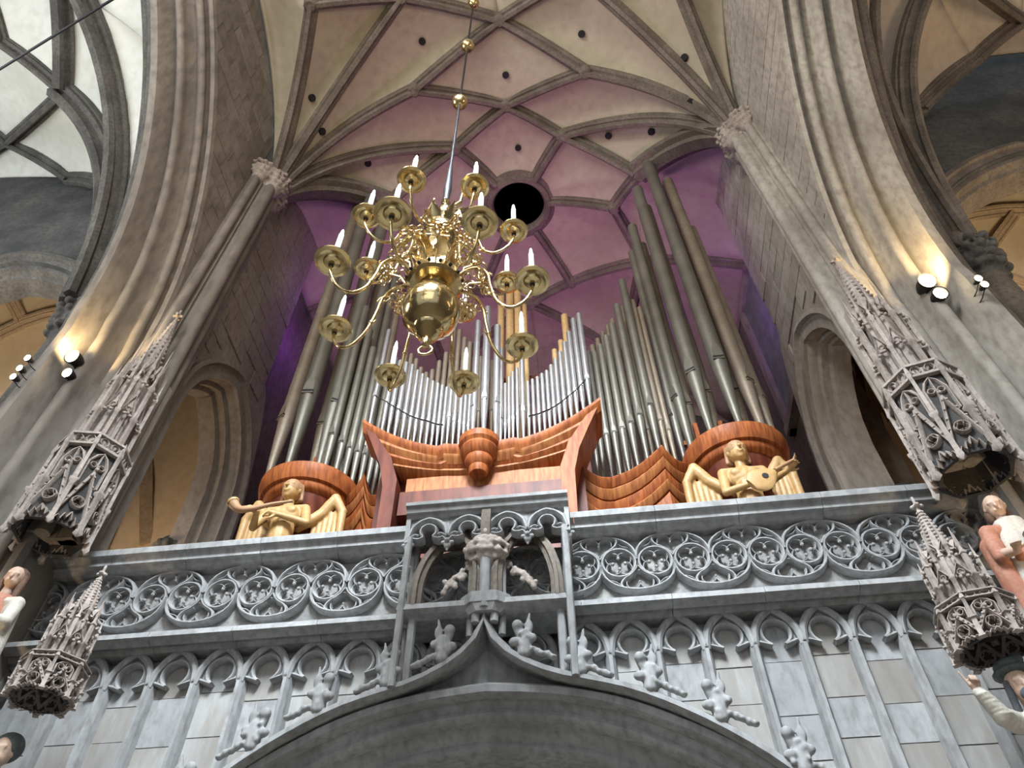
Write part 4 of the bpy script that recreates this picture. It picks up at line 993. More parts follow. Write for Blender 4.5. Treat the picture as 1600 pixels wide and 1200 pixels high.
# ------------------------------------------------------------------ carved musician angels
def hand(o, d, up, s=1.0, curl=.6, side=1):
    """palm + four fingers + thumb as capsules; o wrist, d direction of the fingers, up = back of the hand"""
    o, d, up = Vector(o), Vector(d).normalized(), Vector(up); up = (up-up.dot(d)*d).normalized(); sd = d.cross(up)*side
    P = [('c', o, o+d*.055*s, .028*s, .034*s), ('e', o+d*.07*s, (.042*s, .042*s, .028*s))]
    for k, (off_, L) in enumerate(((-.036, .062), (-.012, .075), (.012, .070), (.036, .055))):
        a = o+d*.085*s+sd*off_*s; b = a+(d-up*.25*curl).normalized()*L*.55*s; c = b+(d-up*1.2*curl).normalized()*L*.5*s
        P += [('c', a, b, .0125*s, .0115*s), ('c', b, c, .0115*s, .009*s)]
    a = o+d*.03*s-sd*.035*s; b = a+(d*.6-sd*.8).normalized()*.045*s; c = b+(d-sd*.2-up*.5).normalized()*.035*s
    P += [('c', a, b, .015*s, .013*s), ('c', b, c, .013*s, .010*s)]
    return P
def head_prims(c, r, look=(0, -1, 0), neck=None):
    """head of half-height r facing look"""
    c = Vector(c); f = Vector(look).normalized(); sd = f.cross(Vector((0, 0, 1))).normalized(); up = sd.cross(f)
    def W(a, b, h): return c+sd*a*r+f*b*r+up*h*r
    yaw = math.degrees(atan2(f.y, f.x))+90
    P = [('e', W(0, -.08, .12), (.72*r, .84*r, .92*r), (0, 0, yaw)), ('e', W(0, .16, -.35), (.56*r, .58*r, .62*r), (0, 0, yaw)), ('e', W(0, .34, -.78), (.26*r, .24*r, .18*r)),
         ('c', W(0, .74, .14), W(0, .92, -.20), .08*r, .14*r), ('c', W(-.36, .64, .20), W(.36, .64, .20), .12*r, .12*r),
         ('c', W(-.17, .70, -.46), W(.17, .70, -.46), .085*r, .085*r), ('e', W(0, .68, -.57), (.14*r, .1*r, .06*r)),
         ('e', W(-.70, -.05, -.02), (.09*r, .18*r, .24*r), (0, 0, yaw)), ('e', W(.70, -.05, -.02), (.09*r, .18*r, .24*r), (0, 0, yaw)),
         ('e', W(-.28, .62, .03), (.13*r, .1*r, .07*r)), ('e', W(.28, .62, .03), (.13*r, .1*r, .07*r))]
    return P
def wing_mesh(sg, base, top, out, drop):
    """tall folded wing: rounded shoulder and long layered feathers"""
    b = Vector(base); P = []
    P += [('c', b, b+Vector((sg*out*.55, .08, top*.55)), .07, .10), ('c', b+Vector((sg*out*.55, .08, top*.55)), b+Vector((sg*out*.85, .06, top)), .10, .085),
          ('c', b+Vector((sg*out*.85, .06, top)), b+Vector((sg*out*1.12, .08, top*.55)), .085, .075), ('c', b+Vector((sg*out*1.12, .08, top*.55)), b+Vector((sg*out*1.16, .14, -drop)), .075, .045)]
    for j in range(6):
        t = j/5; x = sg*out*(.35+.72*t); P.append(('c', b+Vector((x, .12, top*(.35+.3*t))), b+Vector((x*.98, .16, -.05-drop*(.25+.7*t))), .05, .03))
    return P
def angel(name, label, cx, cy, inst_kind, face):
    t = thing(name, label, 'angel', (0, 0, 0)); z0 = 8.1; sg = face
    sh = 9.02; P = [('e', (cx, cy, z0+.05), (.22, .17, .22)), ('c', (cx, cy, z0+.1), (cx, cy-.01, 8.62), .17, .20), ('e', (cx, cy-.02, 8.84), (.27, .16, .21)),
        ('c', (cx-.27, cy, sh-.04), (cx+.27, cy, sh-.04), .085, .085), ('c', (cx, cy-.01, sh-.02), (cx, cy-.03, sh+.22), .085, .075),
        ('e', (cx-.11, cy-.13, 8.88), (.10, .05, .08)), ('e', (cx+.11, cy-.13, 8.88), (.10, .05, .08))]
    hc = (cx, cy-.05, 9.33)
    P += head_prims(hc, .205, (.08*sg, -1, .12))
    # arms: both forearms brought to the instrument
    if inst_kind == 'horn':
        el1 = (cx+.40, cy-.10, 8.62); wr1 = (cx+.02, cy-.30, 8.66); el2 = (cx-.42, cy-.10, 8.62); wr2 = (cx-.30, cy-.34, 8.72)
        P += [('c', (cx+.29, cy, sh-.05), el1, .085, .065), ('c', el1, wr1, .065, .042), ('c', (cx-.29, cy, sh-.05), el2, .085, .065), ('c', el2, wr2, .065, .042)]
        P += hand(wr1, (-.9, -.1, .15), (0, -1, .3), 1.5, .8, 1)+hand(wr2, (-.7, -.4, .2), (0, -.6, .8), 1.5, .8, -1)
    else:
        el1 = (cx-.34, cy-.12, 8.52); wr1 = (cx+.02, cy-.30, 8.50); el2 = (cx+.36, cy-.10, 8.70); wr2 = (cx+.52, cy-.30, 8.66)
        P += [('c', (cx-.29, cy, sh-.05), el1, .085, .065), ('c', el1, wr1, .065, .042), ('c', (cx+.29, cy, sh-.05), el2, .085, .06), ('c', el2, wr2, .06, .042)]
        P += hand(wr1, (.9, -.2, -.1), (0, -1, .4), 1.5, .8, -1)+hand(wr2, (.5, -.6, .3), (0, .3, 1), 1.4, .8, 1)
    blob('body', P, M_LIME, t, .013, 2)
    H = [('e', (hc[0], hc[1]+.03, hc[2]+.05), (.165, .19, .185))]
    for a in range(9):
        an = radians(20+140*a/8); H.append(('c', (hc[0]+.15*cos(an), hc[1]+.02+.08*sin(an), hc[2]+.14), (hc[0]+.17*cos(an), hc[1]+.06+.08*sin(an), hc[2]-.12), .03, .035))
    blob('hair', H, M_LIMEH, t, .014, 2)
    for s_, k in ((-1, 1.0), (1, 1.0)):
        w_ = blob('wing', wing_mesh(s_, (cx+s_*.16, cy+.17, 8.75), .60, .56, .75), M_LIME, t, .016, 1)
    if inst_kind == 'horn':
        pts = spl([(cx+.22, cy-.34, 8.86), (cx-.05, cy-.40, 8.78), (cx-.35, cy-.44, 8.68), (cx-.55, cy-.42, 8.72), (cx-.68, cy-.40, 8.86)], 6)
        k = len(pts); mb = MB().tube(pts, [.022+.06*(i/(k-1))**1.6 for i in range(k)], 14); mb.build('horn', M_LIMEH, t, 60)
        MB().tube([pts[-1], pts[-1]+Vector((-.02, 0, .03))], [.092, .10], 14).build('horn_bell', M_LIME, t, 60)
    else:
        a = Vector((cx+.05, cy-.42, 8.42)); b = Vector((cx+.62, cy-.42, 8.74)); d = (b-a).normalized(); nrm = Vector((0, -1, 0)); w_ = d.cross(nrm)
        R = []
        for k in range(13):
            u = k/12; wd = .17*sqrt(max(sin(pi*min(u*.62+.04, 1)), .01)) if u < .75 else .045+.10*(1-u)
            wd = .175*sin(pi*(.08+.92*u)**.75)+.025
            c = a+d*(.46*u-.12); R.append([c+w_*wd*cos(q)+nrm*(.03 if sin(q) > 0 else -.09*wd/.17*1)*abs(sin(q)) for q in [2*pi*j/14 for j in range(14)]])
        lu = MB().rings(R, True, True).build('lute', M_LIME, t, 50)
        MB().tube([a+d*.3+nrm*.03, b+nrm*.02], [.03, .024], 8).build('lute_neck', M_LIMEH, lu, 50)
        hd = MB().tube([b, b+Vector((.06, .05, .12))], [.03, .02], 8)
        for q in range(4): hd.cone(b+Vector((.012*q, -.05, .03*q)), b+Vector((.012*q+.03, .06, .03*q+.02)), .008, .008, 6)
        hd.build('peg_box', M_LIMEH, lu, 50)
        MB().lathe([(.001, 0), (.04, 0), (.045, .006), (.001, .007)], (0, 0, 0), 14).build('sound_hole', M_SLOT, lu).matrix_world = Matrix.Translation(a+d*.12+nrm*.035) @ nrm.to_track_quat('Z', 'Y').to_matrix().to_4x4()
    t.location = (.02*cx, .17, .14)
    # cloth falling from the hip
    blob('drapery', [('c', (cx-.1, cy+.0, 8.1), (cx-.1, cy+.02, 6.9), .14, .15), ('c', (cx+.1, cy+.0, 8.1), (cx+.1, cy+.02, 6.9), .14, .15)], M_LIME, t, .02, 1)
    return t
angel('horn_angel', 'pale carved wooden winged figure blowing a horn before the left organ tower', -4.38, 8.22, 'horn', -1)
angel('lute_angel', 'pale carved wooden winged figure playing a lute before the right organ tower', 2.42, 8.22, 'lute', 1)
spot('angel_lamp_left', (-3.2, 6.2, 8.3), (-4.4, 8.3, 9.2), 20, (1.0, .68, .30), 34, .05)
spot('angel_lamp_right', (3.9, 6.3, 8.3), (2.5, 8.3, 9.1), 22, (1.0, .68, .30), 34, .05)
# ================================================================== CHANDELIER
chx, chy = -1.44, 4.6
ch = thing('chandelier', 'large polished brass chandelier with sixteen candle arms in two tiers hanging on a rod', 'chandelier', (0, 0, 0))
C0 = (chx, chy, 0)
MB().lathe([(.02, 7.86), (.05, 7.88), (.06, 7.94), (.05, 8.0), (.09, 8.03), (.12, 8.06), (.10, 8.10), (.15, 8.14), (.17, 8.18), (.14, 8.22), (.22, 8.27), (.30, 8.36), (.335, 8.50), (.33, 8.62), (.28, 8.74), (.19, 8.82), (.14, 8.85), (.15, 8.88), (.13, 8.92), (.17, 8.95), (.18, 9.0), (.13, 9.02)], C0, 40).build('ball', M_BRASS, ch, 30)
MB().lathe([(.10, 9.0), (.29, 9.02), (.33, 9.05), (.33, 9.16), (.29, 9.19), (.12, 9.22), (.11, 9.3), (.15, 9.33), (.16, 9.37), (.12, 9.42), (.13, 9.5), (.17, 9.56)], C0, 32).build('lower_hub', M_BRASS, ch, 30)
MB().lathe([(.12, 9.54), (.20, 9.6), (.23, 9.75), (.22, 9.9), (.25, 9.95), (.26, 10.05), (.20, 10.1), (.22, 10.2), (.24, 10.3), (.20, 10.42), (.14, 10.5), (.10, 10.58), (.06, 10.62)], C0, 32).build('upper_vase', M_BRASS, ch, 30)
MB().add(*[(lambda m: (m.v, m.f))(MB().sweep([Vector((chx+.075*cos(a), chy, 7.80+.075*sin(a))) for a in [2*pi*i/20 for i in range(20)]], [(.016*cos(b), .016*sin(b)) for b in [2*pi*j/8 for j in range(8)]], up=(0, 1, 0), closedpath=True))][0]).build('pull_ring', M_BRASS, ch, 60)
MB().lathe([(.022, 10.6), (.022, 24.2)], C0, 8).build('rod', M_IRON, ch, 60)
MB().lathe([(.045, 11.2), (.05, 11.5), (.06, 11.6), (.05, 11.9), (.035, 12.3), (.022, 12.5)], C0, 10).build('rod_sleeve', M_IRON, ch, 60)
for z, r_ in ((15.25, .145), (18.75, .15), (22.55, .15), (24.1, .14)):
    o = MB().ball((0, 0, 0), r_, 20, 14).build('gilt_ball', M_GOLD, ch, 180); o.location = (chx, chy, z)
armL = spl([(.26, 0, 9.10), (.40, 0, 9.22), (.55, 0, 9.20), (.66, 0, 9.02), (.70, 0, 8.75), (.78, 0, 8.42), (.93, 0, 8.22), (1.08, 0, 8.26), (1.17, 0, 8.42), (1.19, 0, 8.56)], 6)
armU = spl([(.20, 0, 9.98), (.32, 0, 10.12), (.46, 0, 10.06), (.54, 0, 9.82), (.60, 0, 9.60), (.74, 0, 9.47), (.88, 0, 9.52), (.965, 0, 9.66), (.985, 0, 9.80)], 6)
def arm_set(path, zd, R, rd, ph, sc):
    k = len(path)
    arm = MB().tube(path, [.026*sc*(1-.35*i/k) for i in range(k)], 10).build('arm', M_BRASS, ch, 180)
    # curling tendrils and buds along the arm
    m = MB()
    q = path[int(k*.30)]; c = q+Vector((-.02, 0, -.10))
    sp_ = [c+Vector(((.10-.007*i)*cos(i*.5), .01, (.10-.007*i)*sin(i*.5))) for i in range(13)]
    m.tube(sp_, [.014-.0006*i for i in range(13)], 8)
    q2 = path[int(k*.5)]
    m.tube([q2+Vector((-.01-.05*sin(i*.45), 0, -.02+.10*sin(i*.3)-.03*i*.3)) for i in range(9)], [.012-.0008*i for i in range(9)], 8)
    m.ball(q2, .034*sc, 10, 8)
    tn = m.build('tendril', M_BRASS, arm, 60, 'stuff')
    dish = MB().lathe([(.001, -.035), (.03, -.035), (.035, -.01), (.03, 0), (rd*.42, .012), (rd*.50, .035), (rd*.72, .03), (rd*.80, .022), (rd*.98, .034), (rd, .045), (rd*.98, .052), (rd*.8, .035), (rd*.5, .055), (.04, .03), (.04, .07), (.055, .08), (.055, .10), (.03, .11), (.001, .11)], (0, 0, 0), 32).build('drip_pan', M_BRASS, arm, 40)
    dish.location = (R, 0, zd)
    cap_ = MB().lathe([(.001, -.06), (.02, -.055), (.03, -.045), (.026, -.03), (.001, -.03)], (0, 0, 0), 12).build('nut', M_SLOT, arm, 60); cap_.location = (R, 0, zd)
    cn = MB().lathe([(.033, .09), (.030, .62), (.022, .65), (.018, .72), (.004, .76)], (0, 0, 0), 12).build('candle', M_CANDLE, arm, 50); cn.location = (R, 0, zd)
    arm.location = (chx, chy, 0); arm.rotation_euler = (0, 0, radians(ph))
    for j in range(1, 8): inst(arm, 'arm', ch, (chx, chy, 0), (0, 0, radians(ph+45*j)))
arm_set(armL, 8.60, 1.19, .20, -99, 1)
arm_set(armU, 9.85, .985, .175, -99, .9)
# leaves, openwork blossoms and the crowning figure
def leaf(h, w_, t_=.012, bend=.18):
    R = []
    for i in range(9):
        u = i/8; wd = w_*sin(pi*(.06+.94*u)**.8)*(1+.12*(-1)**i)+.004
        c = Vector((bend*u*u, 0, h*u)); R.append([c+Vector((0, -wd, 0)), c+Vector((-t_-.02, 0, 0)), c+Vector((0, wd, 0)), c+Vector((t_*.3-.015, 0, 0))])
    return MB().rings(R, True, True)
l0 = leaf(.42, .085).build('leaf', M_BRASS, ch, 60); first_ = True
for (n_, z, r_, sc, off_) in ((8, 9.36, .18, 1.0, 22), (6, 10.42, .14, .8, 10), (8, 9.62, .2, .8, 0)):
    for j in range(n_):
        a = radians(off_+360*j/n_); L = (chx+r_*cos(a), chy+r_*sin(a), z)
        if first_: l0.location = L; l0.rotation_euler = (0, 0, a); first_ = False
        else: inst(l0, 'leaf', ch, L, (0, 0, a), (sc*1.2, sc, sc))
def blossom():
    m = MB()
    for j in range(7):
        a = 2*pi*j/7; m.tube([Vector((0, .10*cos(a+b)*sin(b*1.0), 0))*0+Vector((.02, (.05+.055*(1-cos(b)))*cos(a+.35*sin(b)), (.05+.055*(1-cos(b)))*sin(a+.35*sin(b)))) for b in [2*pi*i/12 for i in range(13)]], .009, 6)
    m.ball((.03, 0, 0), .035, 10, 8)
    m.tube([(-.28, 0, -.05), (-.15, 0, .03), (0, 0, 0)], .013, 8)
    return m
b0 = blossom().build('blossom', M_BRASS, ch, 60)
for j in range(8):
    a = radians(-76.5+45*j); L = (chx+.56*cos(a), chy+.56*sin(a), 9.22)
    if j == 0: b0.location = L; b0.rotation_euler = (0, -.5, a)
    else: inst(b0, 'blossom', ch, L, (0, -.5, a))
for j in range(8):
    a = radians(-76.5+45*j); inst(b0, 'blossom', ch, (chx+.46*cos(a), chy+.46*sin(a), 9.62), (0, -.9, a), (1.1, 1.1, 1.1))
st = MB()
for j in range(16):
    a = 2*pi*j/16; st.ball((chx+.335*cos(a), chy+.335*sin(a), 9.105), .022, 8, 6)
st.build('hub_studs', M_SLOT, ch, 60, 'stuff')
F0 = Vector((chx, chy, 10.6))
P = [('c', F0, F0+Vector((0, 0, .25)), .10, .075), ('e', F0+Vector((0, -.01, .38)), (.10, .07, .12)), ('c', F0+Vector((0, 0, .45)), F0+Vector((0, 0, .54)), .035, .035)]+head_prims(F0+Vector((0, 0, .62)), .085)+\
    [('c', F0+Vector((-.1, 0, .44)), F0+Vector((-.2, -.08, .30)), .035, .03), ('c', F0+Vector((-.2, -.08, .30)), F0+Vector((-.12, -.16, .42)), .028, .022), ('c', F0+Vector((.1, 0, .44)), F0+Vector((.22, -.04, .5)), .035, .03), ('c', F0+Vector((.22, -.04, .5)), F0+Vector((.25, -.08, .66)), .028, .022)]
P += [('c', F0+Vector((s_*.05, .06, .42)), F0+Vector((s_*.22, .12, .62)), .03, .03) for s_ in (-1, 1)]+[('c', F0+Vector((s_*(.12+.03*j), .1, .55)), F0+Vector((s_*(.14+.04*j), .12, .28+.04*j)), .022, .014) for s_ in (-1, 1) for j in range(3)]
blob('crowning_figure', P, M_BRASS, ch, .012, 1)
# ================================================================== STATUE CANOPIES
def face_panel(w_, h, seg):
    """one face: gable with moulded bars, round trefoil opening, cusped lower edge"""
    mb = MB(); b = w_*.06
    def bar(pts, r_, y=0): bandxz(mb, pts, r_, y-.02, y+.05)
    bar([(-w_*.46, h*.22), (0, h*.95)], b); bar([(w_*.46, h*.22), (0, h*.95)], b)
    c = (0, h*.40); q = w_*.22
    bar([(c[0]+q*cos(2*pi*i/16), c[1]+q*sin(2*pi*i/16)) for i in range(17)], b*.45)
    for k in range(3):
        a = pi/2+2*pi*k/3; e = (c[0]+q*.48*cos(a), c[1]+q*.48*sin(a)); g = q*.42
        bar([(e[0]+g*cos(a+radians(t)), e[1]+g*sin(a+radians(t))) for t in range(-105, 106, 30)], b*.28)
    for s_ in (-1, 1):
        bar([(x*s_*w_, z*h) for x, z in [(0, .22), (.10, .10), (.18, .16), (.26, .04), (.36, .10), (.45, .02)]], b*.55)
        for j in range(4):
            t = .2+.22*j; mb.ball((s_*w_*.50*(1-t), -.02, h*(.22+.73*t)+b*.8), b*.8, 6, 5)
    mb.ball((0, -.02, h*1.0), b*1.2, 6, 5)
    return mb
def rot_faces(mk, t, name, mat, n, ap, ang0, zoff=0):
    p = None
    for k in range(n):
        a = -pi/2+ang0+k*2*pi/n; L = (ap*cos(a), ap*sin(a), zoff); r_ = (0, 0, a+pi/2)
        if p is None: p = mk().build(name, mat, t, 50); p.location = L; p.rotation_euler = r_
        else: inst(p, name, t, L, r_)
def build_canopy(name, label, loc, Rd, hc, hs, hp, ang0, mat):
    t = thing(name, label, 'canopy', loc); w_ = 2*Rd*sin(pi/8); ap = Rd*cos(pi/8)
    MB().rings([[(q*cos(ang0+pi/8+j*pi/4), q*sin(ang0+pi/8+j*pi/4), z) for j in range(8)] for q, z in ((Rd*.80, .02*hc), (Rd*.90, .02*hc), (Rd*.84, hc*.9), (Rd*.3, hc*.9), (Rd*.3, hc*.8), (Rd*.7, hc*.5))], True, False).build('shade_bell', M_SHADE, t)  # added dark bell in place of the shaded void under the canopy
    rot_faces(lambda: face_panel(w_, hc*.62, 0), t, 'gable', mat, 8, ap, ang0)
    s_ = Rd*.085
    def pinn():
        m = MB().rings([[(q*cos(pi/4+pi/2*j), q*sin(pi/4+pi/2*j), z) for j in range(4)] for q, z in ((s_*.3, -.05*hc), (s_*1.5, -.02*hc), (s_, .03*hc), (s_, .38*hc), (s_*1.7, .40*hc), (s_*1.7, .43*hc), (s_*.8, .45*hc), (s_*.7, .85*hc), (s_*1.1, .87*hc), (.004, 1.05*hc))])
        return m
    rot_faces(pinn, t, 'pinnacle', mat, 8, Rd, ang0+pi/8)
    def win():
        m = MB(); ww = w_*.92
        bandxz(m, [(-ww*.38, hc*.45), (-ww*.38, hc*.70), (-ww*.2, hc*.79), (0, hc*.83), (ww*.2, hc*.79), (ww*.38, hc*.70), (ww*.38, hc*.45)], ww*.06, -.015, .06)
        bandxz(m, [(0, hc*.5), (0, hc*.82)], ww*.04, -.01, .05)
        for j in (-1, 1): bandxz(m, [(j*ww*.17+ww*.12*cos(2*pi*i/10), hc*.68+ww*.12*sin(2*pi*i/10)) for i in range(11)], ww*.035, -.01, .04)
        return m
    rot_faces(win, t, 'tracery_window', mat, 8, ap*.93, ang0)
    def gb():
        m = MB(); ww = w_*1.02
        m.box(-ww/2, ww/2, -.03, .04, hc*.86, hc*.885); m.box(-ww/2, ww/2, -.04, .04, hc*.985, hc*1.01)
        for j in (-1, 1):
            bandxz(m, [(j*ww*.22+ww*.15*cos(2*pi*i/10), hc*.935+hc*.045*sin(2*pi*i/10)) for i in range(11)], ww*.03, -.02, .03)
            m.box(j*ww*.47-.01, j*ww*.47+.01, -.02, .03, hc*.88, hc*.99)
        return m
    rot_faces(gb, t, 'pierced_band', mat, 8, ap*.95, ang0)
    # shafts: two rings stepping inwards, each shaft with a gablet and tip
    def shaft(h, q, seed):
        def f():
            m = MB().rings([[(r_*cos(pi/4+pi/2*j), r_*sin(pi/4+pi/2*j), z) for j in range(4)] for r_, z in ((q, 0), (q, h*.36), (q*1.35, h*.37), (q*1.35, h*.39), (q*.85, h*.40), (q*.85, h*.72), (q*1.25, h*.73), (q*1.25, h*.75), (q*.6, h*.78), (.004, h))])
            return m
        return f
    rot_faces(shaft(hs*.75, Rd*.085, 1), t, 'shaft', mat, 8, Rd*.72, ang0+pi/8, hc*.9)
    rot_faces(shaft(hs*.98, Rd*.075, 2), t, 'shaft', mat, 8, Rd*.52, ang0, hc*.9)
    def knobs(): 
        m = MB()
        for z in (.40, .75): 
            for j in (-1, 0, 1): m.ball((j*Rd*.09, -Rd*.06, hc*.9+hs*.75*z+abs(j)*-.03), Rd*.055, 6, 5)
        return m
    rot_faces(knobs, t, 'leaf_knobs', mat, 8, Rd*.66, ang0)
    for o in t.children:
        if o.name.startswith('leaf_knobs'): o['kind'] = 'stuff'
    MB().rings([[(q*cos(ang0+pi/8+j*pi/4), q*sin(ang0+pi/8+j*pi/4), z) for j in range(8)] for q, z in ((Rd*.5, hc*.85), (Rd*.42, hc+hs*.45), (Rd*.30, hc+hs*.85))]).build('core', mat, t)
    def sgab():
        m = MB(); ww = w_*.62; h = hs*.16
        bandxz(m, [(-ww/2, 0), (0, h), (ww/2, 0)], ww*.08, -.02, .03); bandxz(m, [(ww*.2*cos(2*pi*i/8), h*.3+ww*.2*sin(2*pi*i/8)) for i in range(9)], ww*.05, -.01, .02)
        return m
    rot_faces(sgab, t, 'gablet', mat, 8, Rd*.60, ang0, hc*.9+hs*.30)
    rot_faces(sgab, t, 'gablet', mat, 8, Rd*.44, ang0, hc*.9+hs*.66)
    # crocketed spire
    m = MB().rings([[(q*cos(ang0+j*pi/4), q*sin(ang0+j*pi/4), z) for j in range(8)] for q, z in ((Rd*.33, hc+hs*.74), (Rd*.20, hc+hs*.95+hp*.3), (Rd*.05, hc+hs+hp*.85), (Rd*.04, hc+hs+hp))])
    m.build('spire', mat, t)
    m = MB()
    for k in range(8):
        a = ang0+k*pi/4
        for j in range(10):
            u = j/9; q = Rd*(.34*(1-u)+.07*u); z = hc+hs*.80+(hp+hs*.12)*u*.92
            m.ball((q*cos(a), q*sin(a), z), Rd*.055, 6, 4)
    m.build('crockets', mat, t, 60, 'stuff')
    pr = [('e', (0, 0, hc+hs+hp), (Rd*.09, Rd*.09, Rd*.07))]+[('e', (Rd*.13*cos(a), Rd*.13*sin(a), hc+hs+hp-Rd*.06), (Rd*.07,)*3) for a in [k*pi/2+ang0 for k in range(4)]]+[('c', (0, 0, hc+hs+hp*.9), (0, 0, hc+hs+hp+Rd*.28), Rd*.05, Rd*.05)]
    blob('finial', pr, mat, t, Rd*.03, 1)
    return t
M_SHADE = stone('painted_hollow_shade', (.04, .035, .035), (.07, .065, .06), (.02, .02, .02), 3)  # shade of the canopy hollow put into the colour
build_canopy('statue_canopy', 'tall pinnacled stone canopy on the left pier above the brown-haired statue', (-7.0, 7.05, 7.78), .50, 1.55, 2.75, .85, .22, S_CARVE)
build_canopy('statue_canopy', 'tall pinnacled stone canopy on the right pier above the red-cloaked statue', (4.72, 7.05, 7.55), .50, 1.6, 2.55, .80, -.25, S_CARVE)
build_canopy('statue_canopy', 'smaller pinnacled stone canopy before the left end of the tracery balustrade', (-5.78, 6.86, 5.40), .34, .40, .90, .30, .2, S_CARVE)
build_canopy('statue_canopy', 'smaller pinnacled stone canopy above the turbaned bearded statue at right', (3.76, 6.86, 5.26), .37, .45, .95, .38, -.2, S_CARVE)
for x, y0, y1, za, zb, t in ((-7.0, 7.3, 7.7, 8.0, 11.5, wl), (4.72, 7.3, 7.7, 8.0, 11.5, wr)): MB().box(x-.12, x+.12, y0, y1, za, zb).build('niche_rib', S_PIER if t is wl else S_PIER2, t)
# ================================================================== STATUES
def robe(cx, cy, z0, z1, rx, ry, folds, mat, t, name='robe', phase=0, lean=0):
    R = []
    for i in range(15):
        u = i/14; z = z0+(z1-z0)*u; sw = 1.25-.45*u if u < .75 else .91-.35*(u-.75)/.25*.9
        R.append([(cx+lean*u+rx*sw*cos(a)*(1+.09*(1-u*.8)*sin(folds*a+phase+1.5*u)), cy+ry*sw*sin(a)*(1+.09*(1-u*.8)*sin(folds*a+phase+1.5*u)), z) for a in [2*pi*j/48 for j in range(48)]])
    return MB().rings(R, True, True).build(name, mat, t, 60)
def console(cx, cy, z, r, t):
    MB().lathe([(r*.3, 0), (r*.3, z-.5), (r*.5, z-.35), (r, z-.14), (r*1.05, z-.02), (r, z), (.001, z)], (cx, cy, 0), 8).build('console', S_CARVE, t)
# right, red cloak over a white robe, holding a book
t = thing('saint_statue', 'painted statue with red cloak over white robe holding a book beside the balustrade', 'statue'); cx, cy = 4.62, 6.95
robe(cx+.02, cy, 5.25, 6.78, .25, .20, 9, M_CREAM, t)
blob('head', head_prims((cx-.02, cy-.02, 6.98), .145, (-.45, -1, -.25))+[('c', (cx, cy, 6.72), (cx-.01, cy, 6.86), .065, .06)], M_SKIN, t, .009, 2)
blob('hair', [('e', (cx+.01, cy+.045, 7.02), (.12, .115, .13)), ('e', (cx+.08, cy+.05, 6.9), (.06, .07, .1)), ('e', (cx-.08, cy+.06, 6.9), (.05, .06, .1))], M_BRHAIR, t, .012, 1)
blob('cloak', [('c', (cx-.24, cy, 6.66), (cx+.24, cy+.02, 6.66), .09, .09), ('c', (cx-.25, cy, 6.62), (cx-.30, cy-.08, 6.3), .09, .08), ('c', (cx+.25, cy, 6.62), (cx+.32, cy-.08, 6.3), .09, .08), ('c', (cx+.2, cy-.1, 6.5), (cx-.15, cy-.16, 6.25), .07, .07),
   ('c', (cx-.26, cy+.05, 6.5), (cx-.2, cy+.1, 5.5), .12, .15), ('c', (cx+.26, cy+.05, 6.5), (cx+.25, cy+.1, 5.4), .12, .15)], M_RED, t, .016, 2)
blob('arms', [('c', (cx-.30, cy-.08, 6.32), (cx-.22, cy-.24, 6.25), .06, .045), ('c', (cx+.32, cy-.08, 6.3), (cx+.10, cy-.25, 6.3), .065, .045)]+hand((cx-.22, cy-.24, 6.25), (-.3, -.8, .1), (0, 0, 1), 1.15, .7, 1)+hand((cx+.10, cy-.25, 6.3), (-1, -.2, 0), (0, -1, .3), 1.15, .7, -1), M_SKIN, t, .009, 1)
bk = MB().box(-.10, .10, -.025, .025, -.13, .13).build('book', M_BRHAIR, t); bk.location = (cx+.06, cy-.22, 6.36); bk.rotation_euler = (-.4, .2, .1)
console(cx, cy, 5.25, .32, t)
# right, lower: turbaned bearded man raising his arm
t = thing('prophet_statue', 'painted statue of a bearded turbaned man in cream robe raising a pointing hand', 'statue'); cx, cy = 3.86, 6.92
robe(cx+.03, cy, 3.0, 4.72, .27, .2, 8, M_CREAM, t, phase=1)
blob('head', head_prims((cx-.05, cy-.04, 4.93), .15, (-.12, -1, -.15))+[('c', (cx, cy, 4.66), (cx-.03, cy, 4.82), .07, .065)], M_SKIN, t, .009, 2)
blob('beard', [('e', (cx-.06, cy-.15, 4.80), (.085, .05, .07)), ('c', (cx-.06, cy-.17, 4.78), (cx-.065, cy-.19, 4.60), .065, .03), ('c', (cx-.16, cy-.05, 4.95), (cx-.17, cy-.03, 4.70), .035, .035), ('c', (cx+.07, cy-.05, 4.95), (cx+.09, cy-.03, 4.70), .035, .035)], M_BEARD, t, .01, 1)
blob('turban', [('e', (cx-.04, cy+.0, 5.07), (.17, .17, .055)), ('e', (cx-.03, cy+.01, 5.14), (.14, .14, .075)), ('e', (cx+.03, cy-.05, 5.18), (.07, .06, .05))], M_GREEN, t, .012, 2)
el = (cx-.38, cy-.14, 4.62); wr_p = (cx-.50, cy-.20, 4.82)
P = [('c', (cx-.2, cy, 4.62), el, .10, .085), ('c', el, wr_p, .085, .055)]
for j in range(6): u = j/6; P.append(('e', tuple(Vector(el).lerp(Vector(wr_p), u)-Vector((0, .02, 0))), (.092-.03*u, .08-.02*u, .022)))
P += [('c', (cx+.2, cy, 4.62), (cx+.34, cy-.1, 4.3), .10, .08), ('c', (cx-.2, cy, 4.62), (cx+.22, cy, 4.62), .10, .10), ('c', (cx-.1, cy-.05, 4.55), (cx-.05, cy-.1, 4.0), .13, .16), ('c', (cx+.15, cy-.05, 4.55), (cx+.15, cy-.05, 3.6), .14, .18)]
blob('cloak', P, M_CREAM, t, .014, 1)
w0 = Vector(wr_p); d = Vector((-.35, -.15, .9)).normalized()
P = [('c', w0, w0+d*.06, .032, .036), ('e', w0+d*.08, (.042, .034, .042)), ('c', w0+d*.10+Vector((-.03, 0, 0)), w0+d*.19+Vector((-.035, 0, .01)), .013, .010)]
